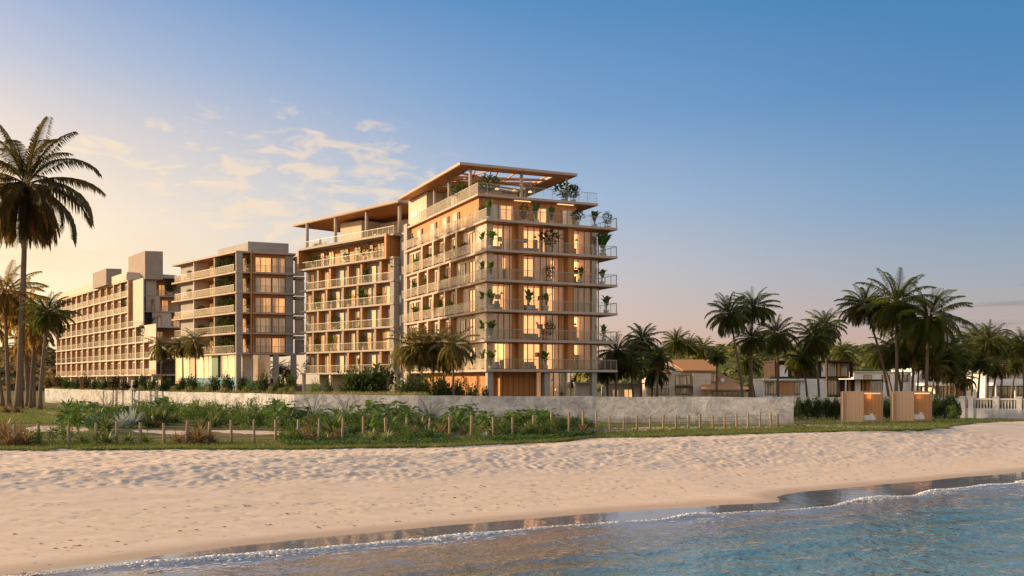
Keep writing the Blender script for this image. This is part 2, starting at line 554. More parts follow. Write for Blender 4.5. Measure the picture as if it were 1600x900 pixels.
class MB:
    """collects faces, then links them as ONE mesh object"""
    def __init__(self):
        self.v = []
        self.f = []

    def prism(self, poly, z0, z1):
        n = len(poly)
        ar = sum(poly[i][0] * poly[(i + 1) % n][1] - poly[(i + 1) % n][0] * poly[i][1] for i in range(n))
        if ar < 0: poly = list(poly)[::-1]
        b = len(self.v)
        self.v += [(x, y, z0) for x, y in poly] + [(x, y, z1) for x, y in poly]
        self.f.append(tuple(b + i for i in range(n))[::-1])
        self.f.append(tuple(b + n + i for i in range(n)))
        for i in range(n):
            j = (i + 1) % n
            self.f.append((b + i, b + j, b + n + j, b + n + i))
        return self

    def box(self, x0, x1, y0, y1, z0, z1):
        return self.prism([(x0, y0), (x1, y0), (x1, y1), (x0, y1)], z0, z1)

    def hexa(self, pts):
        """8 points: bottom four, top four"""
        b = len(self.v)
        self.v += [tuple(p) for p in pts]
        for f_ in ((3, 2, 1, 0), (4, 5, 6, 7), (0, 1, 5, 4), (1, 2, 6, 5), (2, 3, 7, 6), (3, 0, 4, 7)):
            self.f.append(tuple(b + i for i in f_))
        return self

    def quad(self, *p):
        b = len(self.v)
        self.v += [tuple(q) for q in p]
        self.f.append(tuple(range(b, b + len(p))))
        return self

    def tube(self, pts, rad, n=8, caps=True):
        b = len(self.v)
        k = len(pts)
        if not hasattr(rad, '__len__'):
            rad = [rad] * k
        for i, p in enumerate(pts):
            a = pts[max(0, i - 1)]
            c_ = pts[min(k - 1, i + 1)]
            d = mathutils.Vector([c_[j] - a[j] for j in range(3)])
            if d.length < 1e-9:
                d = mathutils.Vector((0, 0, 1))
            d.normalize()
            ref = mathutils.Vector((0, 0, 1)) if abs(d.z) < .9 else mathutils.Vector((1, 0, 0))
            s = d.cross(ref).normalized()
            u = s.cross(d)
            for q in range(n):
                an = 2 * pi * q / n
                o = s * cos(an) * rad[i] + u * sin(an) * rad[i]
                self.v.append((p[0] + o.x, p[1] + o.y, p[2] + o.z))
        for i in range(k - 1):
            for q in range(n):
                r = (q + 1) % n
                self.f.append((b + i * n + q, b + i * n + r, b + (i + 1) * n + r, b + (i + 1) * n + q))
        if caps:
            self.f.append(tuple(b + q for q in range(n))[::-1])
            self.f.append(tuple(b + (k - 1) * n + q for q in range(n)))
        return self

    def cyl(self, x, y, z0, z1, r, r2=None, n=12):
        return self.tube([(x, y, z0), (x, y, z1)], [r, r if r2 is None else r2], n)

    def mesh(self, name, m, smooth=False, off=(0, 0, 0)):
        me = bpy.data.meshes.new(name)
        v = np.array(self.v, dtype=np.float64) - np.array(off) if self.v else []
        me.from_pydata([tuple(q) for q in v] if len(self.v) else [], [], self.f)
        if m:
            me.materials.append(MATS[m])
        if smooth:
            me.polygons.foreach_set('use_smooth', [True] * len(me.polygons))
        me.update()
        return me

    def build(self, name, m, parent=None, smooth=False):
        off = (0, 0, 0)
        if parent is not None:
            off = tuple(parent.matrix_world.translation) if False else tuple(parent.get('_o', (0, 0, 0)))
        o = bpy.data.objects.new(name, self.mesh(name, m, smooth, off))
        COL.objects.link(o)
        if parent is not None:
            o.parent = parent
            o['_o'] = off
        return o


def tag(o, label=None, cat=None, group=None, kind=None):
    if label: o['label'] = label
    if cat: o['category'] = cat
    if group: o['group'] = group
    if kind: o['kind'] = kind
    return o


def thing(name, label, cat, loc=(0, 0, 0), group=None, rz=0.0):
    """Empty at the base of a thing; parts built in world coordinates are shifted back by loc"""
    o = bpy.data.objects.new(name, None)
    o.empty_display_size = .3
    COL.objects.link(o)
    o.location = loc
    o.rotation_euler = (0, 0, rz)
    if rz == 0.0:
        o['_o'] = loc
    tag(o, label, cat, group)
    return o


def inst(name, me, parent=None, loc=(0, 0, 0), rz=0.0, sc=(1, 1, 1), rot=None):
    o = bpy.data.objects.new(name, me)
    COL.objects.link(o)
    if parent is not None:
        o.parent = parent
    o.location = loc
    o.rotation_euler = rot or (0, 0, rz)
    o.scale = sc if hasattr(sc, '__len__') else (sc, sc, sc)
    return o


def PX(px, Z):
    return (px - 800.0) / F * Z


def PZ(y, Z):
    return EYE + (HOR - y) / F * Z


class Fr:
    """facade frame: origin, unit direction along the wall, inward normal"""
    def __init__(self, p0, p1, flip=False):
        self.o = p0
        L = sqrt((p1[0] - p0[0]) ** 2 + (p1[1] - p0[1]) ** 2)
        self.L = L
        self.u = ((p1[0] - p0[0]) / L, (p1[1] - p0[1]) / L)
        v = (-self.u[1], self.u[0])
        # inward = away from the camera (more +y), or flipped
        if v[1] < 0: v = (-v[0], -v[1])
        if flip: v = (-v[0], -v[1])
        self.v = v

    def xy(self, s, d):
        return (self.o[0] + self.u[0] * s + self.v[0] * d, self.o[1] + self.u[1] * s + self.v[1] * d)

    def p(self, s, d, z):
        x, y = self.xy(s, d)
        return (x, y, z)

    def box(self, mb, s0, s1, d0, d1, z0, z1):
        mb.prism([self.xy(s0, d0), self.xy(s1, d0), self.xy(s1, d1), self.xy(s0, d1)], z0, z1)
        return mb

    def ang(self):
        return atan2(self.u[1], self.u[0])

    def from_px(self, px, d=0.0):
        """s of the point of this facade seen at picture column px (for laying out bays)"""
        m = (px - 800.0) / F
        ox, oy = self.xy(0, d)
        return (m * oy - ox) / (self.u[0] - m * self.u[1])

# ------------------------------------------------------------------ beach, lawn, sea
SH0 = (-11.2, 24.7)
SU = (.8268, .5625)          # along the waterline, to the right and away
SN = (-.5625, .8268)         # up the beach


def sh_td(x, y):
    dx, dy = x - SH0[0], y - SH0[1]
    return dx * SU[0] + dy * SU[1], dx * SN[0] + dy * SN[1]


def edge_off(t):
    """where the water's edge runs, in metres up the beach from the base line"""
    e = np.interp(t, [-40, -3, 1, 4.5, 10, 17, 22, 26, 27.3, 29.3, 33, 46, 60, 90], [.6, .3, .6, 2.0, 2.2, 1.0, -.2, -1.1, .3, 1.2, 1.0, 0.2, 0, 0])
    return e + .10 * np.sin(t * 1.1) + .05 * np.sin(t * 2.7 + 1)


def axis(segs):
    out = []
    for a, b, st in segs:
        out += list(np.arange(a, b, st))
    out.append(segs[-1][1])
    return np.array(out)


NTAB = {}


def vnoise(x, y, seed):
    """smooth value noise on arrays"""
    if seed not in NTAB: NTAB[seed] = np.random.RandomState(seed).rand(256, 256)
    T = NTAB[seed]
    xi = np.floor(x).astype(int); yi = np.floor(y).astype(int)
    fx = x - xi; fy = y - yi
    fx = fx * fx * (3 - 2 * fx); fy = fy * fy * (3 - 2 * fy)
    a = T[xi % 256, yi % 256]; b = T[(xi + 1) % 256, yi % 256]
    c_ = T[xi % 256, (yi + 1) % 256]; d = T[(xi + 1) % 256, (yi + 1) % 256]
    return (a * (1 - fx) + b * fx) * (1 - fy) + (c_ * (1 - fx) + d * fx) * fy - .5


def grid_mesh(name, X, Y, Zv, m, attrs=None, smooth=True):
    nI, nJ = X.shape
    me = bpy.data.meshes.new(name)
    co = np.stack([X.ravel(), Y.ravel(), Zv.ravel()], 1).astype(np.float32)
    idx = np.arange(nI * nJ).reshape(nI, nJ)
    q = np.stack([idx[:-1, :-1].ravel(), idx[1:, :-1].ravel(), idx[1:, 1:].ravel(), idx[:-1, 1:].ravel()], 1)
    me.vertices.add(len(co)); me.vertices.foreach_set('co', co.ravel())
    me.loops.add(q.size); me.loops.foreach_set('vertex_index', q.ravel().astype(np.int32))
    me.polygons.add(len(q))
    me.polygons.foreach_set('loop_start', (np.arange(len(q)) * 4).astype(np.int32))
    me.polygons.foreach_set('loop_total', np.full(len(q), 4, dtype=np.int32))
    me.polygons.foreach_set('use_smooth', np.full(len(q), smooth))
    me.update()
    for k, a in (attrs or {}).items():
        at = me.attributes.new(k, 'FLOAT', 'POINT')
        at.data.foreach_set('value', a.ravel().astype(np.float32))
    me.materials.append(MATS[m])
    me.validate()
    o = bpy.data.objects.new(name, me)
    COL.objects.link(o)
    return o


def trod_line(t):
    return np.interp(t, [-10, 0, 12, 25, 40, 90], [11.0, 10.2, 8.6, 7.0, 4.8, 4.5])


TA = axis([(-800, -200, 200), (-200, -30, 20), (-30, -8, .8), (-8, 62, .13), (62, 110, .6), (110, 300, 15), (300, 800, 100)])
DA = axis([(-7, -3, 1), (-3, 2.6, .14), (2.6, 30, .115), (30, 36, 1)])
TT, DD = np.meshgrid(TA, DA, indexing='ij')
Xs = SH0[0] + TT * SU[0] + DD * SN[0]
Ys = SH0[1] + TT * SU[1] + DD * SN[1]
De = DD - edge_off(TT) * np.exp(-np.clip(DD, 0, None) / 2.2)
k = np.clip(De / 14.0, 0, 1)
Zs = np.where(De > 0, -1.5 + 1.44 * k ** 1.25, -1.5 + .13 * De)
tl = trod_line(TT) + 1.2 * vnoise(TT * .35, DD * .5, 3)
trod = np.clip((DD - tl) / 1.6, 0, 1)
hump = np.zeros_like(Zs)
nearm = (TT > -10) & (TT < 64)
rs = np.random.RandomState(11)
N = 17000
ft = rs.uniform(-8, 61, N); fd = rs.uniform(3.5, 30, N)
ftt = trod_line(ft)
keep = (fd > ftt - rs.rand(N) * 1.2)
thin = (fd <= ftt) & (rs.rand(N) < .6)
for a, b in zip(ft[keep & ~thin], fd[keep & ~thin]):
    r = rs.uniform(.12, .27); q = rs.uniform(.45, .75); th = rs.uniform(-.9, .9); dp = rs.uniform(.018, .045)
    i0, i1 = np.searchsorted(TA, [a - r * 2.6, a + r * 2.6]); j0, j1 = np.searchsorted(DA, [b - r * 2.6, b + r * 2.6])
    if i1 <= i0 or j1 <= j0: continue
    x = TA[i0:i1][:, None] - a; y = DA[j0:j1][None, :] - b
    u_ = (x * cos(th) + y * sin(th)) / r; v_ = (-x * sin(th) + y * cos(th)) / (r * q)
    rr = u_ * u_ + v_ * v_
    hump[i0:i1, j0:j1] += dp * np.interp(a, [15, 45], [.85, .45]) * (-1.1 * np.exp(-rr * 1.6) + .55 * np.exp(-(np.sqrt(rr) - 1.25) ** 2 * 5))
# two walkers' trails and a few strays over the packed sand
trail = np.zeros_like(Zs)
prints = []
for a0, b0, ln, ang in ((-4, 6.5, 50, -.03), (3, 4.6, 44, .015), (22, 9.5, 14, -.5), (6, 9.5, 9, -.75)):
    n_ = int(ln / .68)
    for i in range(n_):
        s_ = i * .68; wob = .35 * sin(s_ * .13 + a0)
        prints.append((a0 + s_ * cos(ang), b0 + s_ * sin(ang) + wob + (.11 if i % 2 else -.11), ang))
for i in range(160):
    prints.append((rs.uniform(-4, 58), rs.uniform(2.8, 9), rs.uniform(-3, 3)))
for a, b, th in prints:
    r = .17; q = .45; dp = rs.uniform(.022, .036)
    i0, i1 = np.searchsorted(TA, [a - .5, a + .5]); j0, j1 = np.searchsorted(DA, [b - .5, b + .5])
    if i1 <= i0 or j1 <= j0: continue
    x = TA[i0:i1][:, None] - a; y = DA[j0:j1][None, :] - b
    u_ = (x * cos(th) + y * sin(th)) / r; v_ = (-x * sin(th) + y * cos(th)) / (r * q)
    rr = u_ * u_ + v_ * v_
    trail[i0:i1, j0:j1] += dp * (-1.1 * np.exp(-rr * 1.3) + .4 * np.exp(-(np.sqrt(rr) - 1.3) ** 2 * 5))
soft = .05 * vnoise(TT * 1.1, DD * 1.6, 5) + .035 * vnoise(TT * 2.9, DD * 4.1, 6) + .05 * vnoise(TT * .25, DD * .4, 8)
Zs = Zs + nearm * (trod * (hump + soft) + (1 - trod) * .25 * hump * np.clip(De / 3, 0, 1))
Zs += nearm * (1 - trod) * trail * np.clip(De / 2, 0, 1)
Zs += nearm * np.clip(De / 4, 0, 1) * (1 - trod) * (.018 * vnoise(TT * .8, DD * 2.2, 9) + .008 * vnoise(TT * 4, DD * 7, 10))
# sink the sand where the turf lies over it
EDGE0 = [(-700, 703), (-200, 702), (0, 702), (300, 701), (480, 701), (600, 698), (700, 697), (760, 694), (860, 690), (930, 683), (1010, 682), (1100, 679), (1200, 676), (1300, 673), (1400, 671), (1450, 669.5), (1480, 667), (1497, 663.5), (1525, 660), (1560, 657.5), (1640, 656), (1900, 650)]
pxv = 800 + F * Xs / np.maximum(Ys, 1); pyv = HOR + EYE * F / np.maximum(Ys, 1)
under = (Ys > 30) & (pyv < np.interp(pxv, [a for a, b in EDGE0], [b for a, b in EDGE0]) - 2.5)
Zs = np.where(under, np.minimum(Zs, -.02) - .25, Zs)
o = grid_mesh('beach', Xs, Ys, Zs, 'sand', {'shore': De, 'trod': trod})
tag(o, 'pale footprint-pocked sand beach sloping down to the water', None, None, 'structure')

# sea: (t,d) grid from just up the beach out to far behind the camera
DW = axis([(-800, -300, 250), (-300, -40, 20), (-40, -24, 1.0), (-24, 2.9, .16)])
TW = axis([(-800, -200, 200), (-200, -30, 20), (-30, -12, 1), (-12, 60, .20), (60, 120, 1.5), (120, 300, 15), (300, 800, 100)])
TT, DD = np.meshgrid(TW, DW, indexing='ij')
Xw = SH0[0] + TT * SU[0] + DD * SN[0]
Yw = SH0[1] + TT * SU[1] + DD * SN[1]
De = DD - edge_off(TT)


def crest(t):
    """where the little breaking wave stands"""
    return np.interp(t, [-30, -4, 0, 4, 9, 14, 20, 26, 30, 33, 38, 46, 60, 100], [.4, .1, -.15, -.6, -1.05, -1.15, -1.9, -2.9, -2.5, -2.6, -2.2, -3.2, -3.6, -3.6]) + .12 * np.sin(t * .9 + 1) + .06 * np.sin(t * 2.3)


cr = DD - crest(TT)
hgt = .10 * (.35 + 1.1 * np.clip(vnoise(TT * .55, TT * 0, 21) + .35, 0, 1))
outw = np.clip(-cr / 3.0, 0, 1)
swell = .5 * .035 * np.sin(DD * 2.6 + 1.3 * vnoise(TT * .3, DD * .3, 23) * 6 + TT * .22) + .05 * vnoise(TT * .55, DD * 1.3, 24) + .022 * vnoise(TT * 1.6, DD * 3.0, 25)
Zw = -1.49 + hgt * np.exp(-np.where(cr > 0, cr / .13, cr / .38) ** 2) + outw * swell * (np.abs(TT - 24) < 40)
Zw = np.minimum(Zw, -1.30)
depth = np.clip(-cr, 0, None) * .16 * np.interp(TT, [2, 26], [.26, 1.3]) + np.clip(-De, 0, .3) * .08 + .012
o = grid_mesh('sea', Xw, Yw, Zw, 'sea', {'depth': depth})
tag(o, 'teal rippled sea water meeting the sand at a low breaking wave', None, None, 'structure')

# foam riding on the wave: lumpy patches following the crest
foam = MB()
rs = np.random.RandomState(31)
t = -3.0
while t < 62:
    c0 = float(crest(np.array(t)))
    amt = float(np.clip(vnoise(np.array([t * .55]), np.array([0.]), 21)[0] + .35, 0, 1))
    amt = max(amt, *[.95 * math.exp(-((t - q_) / 1.3) ** 2) for q_ in (4.6, 10.5, 29.6, 34.0, 42.0)])
    act = 1.0 if (amt > .33) else .35
    if t > 31 and t < 50: act = max(act, .8)
    for q in range(int(34 * act * (1.5 if amt > .5 else 1))):
        tt = t + rs.uniform(0, .34); dd = c0 + rs.normal(.02, .07 + .10 * amt)
        x = SH0[0] + tt * SU[0] + dd * SN[0]; y = SH0[1] + tt * SU[1] + dd * SN[1]
        s_ = rs.uniform(.010, .030) * (.6 + .8 * amt)
        b = len(foam.v)
        zz = -1.47 + .06 * amt * rs.rand() + (.07 * amt + .02) * np.exp(-((dd - c0) / .16) ** 2)
        k = 6
        for j in range(k):
            an = 2 * pi * j / k
            rr = s_ * rs.uniform(.7, 1.5)
            foam.v.append((x + cos(an) * rr * 2.4 * SU[0] - sin(an) * rr * 1.1 * SU[1], y + cos(an) * rr * 2.4 * SU[1] + sin(an) * rr * 1.1 * SU[0], zz + rs.uniform(-.01, .01)))
        foam.v.append((x, y, zz + s_ * .8))
        foam.v.append((x, y, zz - .03))
        for j in range(k):
            foam.f.append((b + j, b + (j + 1) % k, b + k)); foam.f.append((b + (j + 1) % k, b + j, b + k + 1))
    t += .3
# lacy foam trailing behind the crest, and scum lines left on the wet sand
for q in range(9000):
    tt = rs.uniform(-2, 62)
    amt = float(np.clip(vnoise(np.array([tt * .55]), np.array([0.]), 21)[0] + .35, 0, 1))
    c0 = float(crest(np.array(tt)))
    dd = c0 - abs(rs.normal(0, .5)) * (.4 + amt)
    if vnoise(np.array([tt * 2.1]), np.array([dd * 5.0]), 61)[0] + .35 * amt < .22: continue
    x = SH0[0] + tt * SU[0] + dd * SN[0]; y = SH0[1] + tt * SU[1] + dd * SN[1]
    s_ = rs.uniform(.012, .035)
    b = len(foam.v); zz = -1.465 + .02 * (dd > c0 - .3)
    for j in range(5):
        an = 1.2566 * j
        foam.v.append((x + cos(an) * s_ * 2.6 * SU[0] * rs.uniform(.6, 1.4) - sin(an) * s_ * SU[1], y + cos(an) * s_ * 2.6 * SU[1] + sin(an) * s_ * SU[0], zz))
    foam.f.append(tuple(range(b, b + 5)))
o = foam.build('sea_foam', 'foam', None, True)
tag(o, 'white foam along the breaking wave near the sand', 'foam', None, 'stuff')

scr = MB()
rs2 = random.Random(9)
for i in range(520):
    tt = rs2.uniform(-3, 60)
    dd = rs2.choice((2.6, 3.4, 4.8, 6.4)) + .25 * sin(tt * .5) + rs2.gauss(0, .22)
    if vnoise(np.array([tt * .35]), np.array([dd * .5]), 77)[0] < -.12: continue
    j = int(np.searchsorted(TA, tt)); k_ = int(np.searchsorted(DA, dd))
    x, y, z = Xs[j, k_], Ys[j, k_], Zs[j, k_]
    s_ = rs2.uniform(.010, .034)
    b = len(scr.v); a_ = rs2.uniform(-.4, .9)
    for q_ in range(6):
        an = q_ * 1.047
        scr.v.append((x + cos(an) * s_ * 2.2 * cos(a_) - sin(an) * s_ * sin(a_), y + cos(an) * s_ * 2.2 * sin(a_) + sin(an) * s_ * cos(a_), z + .004 + rs2.uniform(0, .012)))
    scr.v.append((x, y, z + s_ * .7))
    for q_ in range(6): scr.f.append((b + q_, b + (q_ + 1) % 6, b + 6))
o = scr.build('seaweed_scraps', 'woody_stem')
tag(o, 'dark scraps of weed and shell along the old tide lines', 'seaweed', None, 'stuff')

# front edge of the planted strip, as seen in the picture (px, y)
EDGE = [(-700, 703), (-200, 702), (0, 702), (70, 703), (90, 700), (110, 700), (125, 702), (300, 701), (480, 701), (600, 698), (700, 697), (760, 694), (860, 690), (930, 683), (1010, 682), (1100, 679), (1200, 676), (1300, 673), (1400, 671), (1450, 669.5), (1480, 667), (1497, 663.5), (1525, 660), (1560, 657.5), (1640, 656), (1900, 650)]


def edge_pts():
    out = []
    for i in range(len(EDGE) - 1):
        (a, b), (c_, d) = EDGE[i], EDGE[i + 1]
        n = max(2, int(abs(c_ - a) / 14))
        for j in range(n):
            q = j / n
            px = a + (c_ - a) * q; y = b + (d - b) * q
            y += .9 * (vnoise(np.array([px * .09]), np.array([0.]), 40)[0]) * 2
            Zd = EYE * F / (y - HOR)
            out.append((PX(px, Zd), Zd))
    return out


ep = edge_pts()
lawn = MB()
L_ = [(-900, ep[0][1])] + ep + [(400, 140), (900, 420), (900, 1000), (-900, 1000)]
lawn.prism(L_, -.3, .0)
o = lawn.build('lawn', 'turf')
tag(o, 'flat strip of turf and soil between the beach and the buildings', None, None, 'structure')


def patch(name, pts, m, z, label, rough=.0):
    """flat sheet with a ragged edge, outlined in picture coordinates"""
    P_ = []
    rs_ = random.Random(len(pts) + int(pts[0][0]))
    for i in range(len(pts)):
        (a, b), (c_, d) = pts[i], pts[(i + 1) % len(pts)]
        n = max(2, int(abs(c_ - a) / 8))
        for j in range(n):
            q = j / n
            px = a + (c_ - a) * q; y = b + (d - b) * q + rs_.uniform(-.7, .7)
            Zd = EYE * F / (y - HOR)
            P_.append((PX(px, Zd), Zd))
    m_ = MB(); m_.prism(P_, z - .02, z)
    o = m_.build(name, m)
    tag(o, label, None, None, 'structure')
    return o


simple('sand_patch', (.66, .52, .40), (.50, .39, .30), 2.2, .95, .1, .5)
patch('sand_path', [(38, 669), (60, 666), (100, 666), (150, 669), (140, 673), (90, 675), (50, 674)], 'sand_patch', .010, 'bare sandy patch behind the first fence posts at the left')
patch('sand_path', [(205, 672), (240, 672), (300, 674), (290, 679), (250, 678), (215, 675)], 'sand_patch', .014, 'short sandy gap between the silver and the rusty bromeliads')
patch('sand_path', [(318, 673), (360, 672), (420, 674), (500, 675), (590, 675), (560, 677), (470, 679), (400, 679), (350, 676)], 'sand_patch', .0105, 'bare sandy stretch right of the large rusty bromeliad')
patch('sand_path', [(860, 676), (900, 671), (1000, 668), (1100, 667), (1225, 666), (1225, 669), (1060, 671), (985, 673), (930, 677), (870, 680)], 'sand_patch', .012, 'bare sandy strip at the foot of the grey cement wall')
patch('sand_path', [(1230, 662), (1320, 664), (1400, 666), (1450, 668), (1360, 669), (1270, 666)], 'sand_patch', .011, 'thin sandy streak on the grass before the wooden cabins')
patch('sand_path', [(70, 644), (100, 643), (130, 645), (110, 647), (80, 647)], 'sand_patch', .009, 'small worn sandy spot on the left lawn')
patch('sand_path', [(62, 652), (90, 650), (110, 652), (88, 654)], 'sand_patch', .013, 'worn sandy streak on the lawn under the tall palm')

# ------------------------------------------------------------------ glazing units (shared meshes)
WCACHE = {}


def win_meshes(W, H, n, kind, fm, room, cseed, open_room):
    key = (round(W, 2), round(H, 2), n, kind, fm, room, cseed, open_room)
    if key in WCACHE: return WCACHE[key]
    fr = MB(); t_ = .07
    fr.box(0, W, -.13, 0, 0, t_); fr.box(0, W, -.13, 0, H - t_, H)
    for i in range(n + 1):
        x = (W - t_) * i / n
        fr.box(x, x + t_, -.13, -.002, t_, H - t_)
    pane = MB().quad((t_ / 2, -.09, t_ / 2), (W - t_ / 2, -.09, t_ / 2), (W - t_ / 2, -.09, H - t_ / 2), (t_ / 2, -.09, H - t_ / 2))
    rm = MB()
    yb = 2.6 if open_room else -.015
    rm.quad((0.02, yb, .02), (W - .02, yb, .02), (W - .02, yb, H - .02), (.02, yb, H - .02))
    rr = random.Random(cseed)
    cu = MB()
    spans = {0: [], 1: [(0, .34)], 2: [(.55, 1)], 3: [(0, .98)], 4: [(0, .2), (.8, 1)], 5: [(.28, .72)], 6: [(0, .55)], 7: [(0, .12), (.45, .62)]}[cseed % 8]
    for a, b in spans:
        x = a * W + .05; xe = b * W - .05; i = 0
        y0 = .25 if open_room else -.055
        am = .05 if open_room else .02
        pts = []
        while x < xe:
            pts.append((x, y0 + am * sin(i * 1.57 + .4) + (rr.uniform(-.3, .3) * am)))
            x += .11; i += 1
        for (xa, ya), (xb, yb2) in zip(pts, pts[1:]):
            cu.quad((xa, ya, .08), (xb, yb2, .08), (xb, yb2, H - .09), (xa, ya, H - .09))
    r = (fr.mesh('window', fm), pane.mesh('pane', 'glass'), rm.mesh('room', room), cu.mesh('curtain', 'curtain', True) if cu.f else None)
    WCACHE[key] = r
    return r


def window(parent, FR, s0, s1, z0, z1, d=0.0, n=2, fm='bronze_frame', room='room_lit', cseed=0, open_room=False, name='window'):
    """window part (its frame) with pane, room and curtain as sub-parts; sits just proud of the wall"""
    if s1 < s0: s0, s1 = s1, s0
    W, H = s1 - s0, z1 - z0
    fm_, pm, rm, cm = win_meshes(W, H, n, 0, fm, room, cseed, open_room)
    left_handed = (FR.u[0] * FR.v[1] - FR.u[1] * FR.v[0]) < 0
    ox, oy = FR.xy(s1 if left_handed else s0, d)
    ang = FR.ang() + (pi if left_handed else 0)
    off = parent['_o']
    o = inst(name, fm_, parent, (ox - off[0], oy - off[1], z0 - off[2]), ang)
    inst('pane', pm, o)
    inst('lit_room' if ('lit' in room or 'warm' in room) else 'room', rm, o)
    if open_room: inst('furniture', furn_mesh(W, H, cseed), o)
    if cm: inst('curtain', cm, o)
    return o


def furn_mesh(W, H, cseed):
    """dark shapes of furniture, a picture and a pendant inside a glazed room"""
    key = ('f', round(W, 2), cseed)
    if key in WCACHE: return WCACHE[key]
    r = random.Random(cseed * 7 + int(W * 10)); m = MB()
    x = r.uniform(.1, .3) * W
    m.box(x, x + min(1.9, W * .5), 1.6, 2.3, .02, .45); m.box(x, x + min(1.9, W * .5), 2.3, 2.5, .02, .85)
    x = r.uniform(.5, .8) * W
    m.box(x, x + .5, 2.4, 2.58, .02, 1.0 + r.random() * .8)
    x = r.uniform(.2, .7) * W
    m.box(x, x + .7, 2.55, 2.58, 1.4, 1.9)
    x = r.uniform(.3, .7) * W
    m.tube([(x, 1.4, H), (x, 1.4, H - .7)], .012, 4); m.tube([(x, 1.4, H - .95), (x, 1.4, H - .7)], [.2, .05], 8)
    WCACHE[key] = m.mesh('furniture', 'furniture')
    return WCACHE[key]


def railing(parent, FR, s0, s1, d, z, h=1.05, pm='rail_glass', step=1.5, th=.038, name='railing'):
    """rail with posts; its glass infill is a sub-part"""
    if s1 < s0: s0, s1 = s1, s0
    m = MB()
    FR.box(m, s0, s1, d, d + th, z + h - .05, z + h)
    n = max(1, round((s1 - s0) / step))
    for i in range(n + 1):
        s = s0 + (s1 - s0 - th) * i / n
        FR.box(m, s, s + th * .8, d + .003, d + th - .003, z, z + h - .05)
    o = m.build(name, 'rail_metal', parent)
    g_ = MB()
    for i in range(n):
        a = s0 + (s1 - s0 - th) * i / n + th; b = s0 + (s1 - s0 - th) * (i + 1) / n
        FR.box(g_, a, b, d + th * .35, d + th * .65, z + .10, z + h - .05)
    off = parent['_o']
    p = bpy.data.objects.new('glass_infill', g_.mesh('glass_infill', pm, False, off))
    COL.objects.link(p); p.parent = o
    return o


# ------------------------------------------------------------------ potted plants
def leaf_strip(mb, p0, az_, up, L, Wd, droop, nseg=3, fold=0.0, prof=None):
    """arching strap leaf from p0"""
    x, y, z = p0
    a = up
    prev = None
    prof = prof or [.55, 1.0, .7, 0.0]
    sx, sy = -sin(az_), cos(az_)
    for i in range(nseg + 1):
        w_ = Wd * np.interp(i / nseg, np.linspace(0, 1, len(prof)), prof)
        cur = ((x + sx * w_, y + sy * w_, z + fold * w_), (x, y, z), (x - sx * w_, y - sy * w_, z + fold * w_))
        b = len(mb.v)
        if i == nseg and w_ < 1e-4:
            mb.v.append((x, y, z))
            mb.f.append((prev, prev + 1, b)); mb.f.append((prev + 1, prev + 2, b))
        else:
            mb.v += list(cur)
            if prev is not None:
                mb.f.append((prev, prev + 1, b + 1, b)); mb.f.append((prev + 1, prev + 2, b + 2, b + 1))
            prev = b
        st = L / nseg
        x += cos(a) * cos(az_) * st; y += cos(a) * sin(az_) * st; z += sin(a) * st
        a -= droop / nseg


def banana_mesh(seed, H=1.5, n=9):
    r = random.Random(seed)
    m = MB()
    for i in range(n):
        az_ = i * 2.4 + r.uniform(-.4, .4); up = r.uniform(1.1, 1.52)
        h = H * r.uniform(.2, .62)
        bx, by = cos(az_) * .06, sin(az_) * .06
        tip = (bx + cos(az_) * h * .12, by + sin(az_) * h * .12, h)
        m.tube([(bx, by, 0), tip], [.018, .011], 4, False)
        leaf_strip(m, tip, az_, up, H * r.uniform(.42, .62), H * .12, r.uniform(.6, 1.5), 4, .35, [.35, 1, .95, .6, 0])
    return m.mesh('foliage', 'broad_leaf')


def bushy_mesh(seed, H=1.2, Rr=.45, n=240, lf=.19, m_='shrub_leaf', zmin=.1):
    r = random.Random(seed)
    m = MB()
    for i in range(n):
        u = r.uniform(-1, 1); th = r.uniform(0, 2 * pi); q = r.uniform(.4, 1) ** .5
        rad = sqrt(1 - u * u) * Rr * q * r.uniform(.75, 1.1)
        x, y, z = cos(th) * rad, sin(th) * rad, zmin + (H - zmin) * (.5 + .5 * u * q)
        az_ = th + r.uniform(-.9, .9)
        leaf_strip(m, (x, y, z), az_, r.uniform(-.2, 1.2), lf * r.uniform(.8, 1.5), lf * .36, .9, 2, .2, [.5, 1, 0])
    m.tube([(0, 0, 0), (0, 0, H * .6)], [.025, .012], 5, False)
    return m.mesh('foliage', m_)


def pot_mesh(r0=.2, r1=.27, h=.45):
    m = MB()
    m.tube([(0, 0, 0), (0, 0, h * .5), (0, 0, h), (0, 0, h), (0, 0, h - .05)], [r0, (r0 + r1) / 2 + .02, r1, r1 - .03, r1 - .04], 14)
    return m.mesh('pot', 'pot', True)


FOL = [banana_mesh(1), banana_mesh(2, 1.9, 10), banana_mesh(3, 1.2, 8), bushy_mesh(4), bushy_mesh(5, 1.6, .5, 190), bushy_mesh(6, .9, .55, 150)]
POT = [pot_mesh(), pot_mesh(.25, .30, .35), pot_mesh(.16, .24, .6)]
PH = [.45, .35, .6]


def potted(loc, kind, label, group, sc=1.0, pi_=0):
    t_ = thing('potted_plant', label, 'potted plant', (loc[0], loc[1], loc[2] + .006), group, random.uniform(0, 6))
    inst('pot', POT[pi_], t_)
    inst('foliage', FOL[kind], t_, (0, 0, PH[pi_] - .06), 0, sc * 1.08)
    return t_


ORD = ['', 'first', 'second', 'third', 'fourth', 'fifth', 'sixth', 'seventh', 'eighth', 'ninth', 'tenth', 'eleventh', 'twelfth', 'thirteenth', 'fourteenth', 'fifteenth', 'sixteenth', 'seventeenth', 'eighteenth', 'nineteenth', 'twentieth']
LEV = [4.6 + 3.1 * i for i in range(7)]       # slab tops shared by all blocks
ST = .26                                        # slab thickness

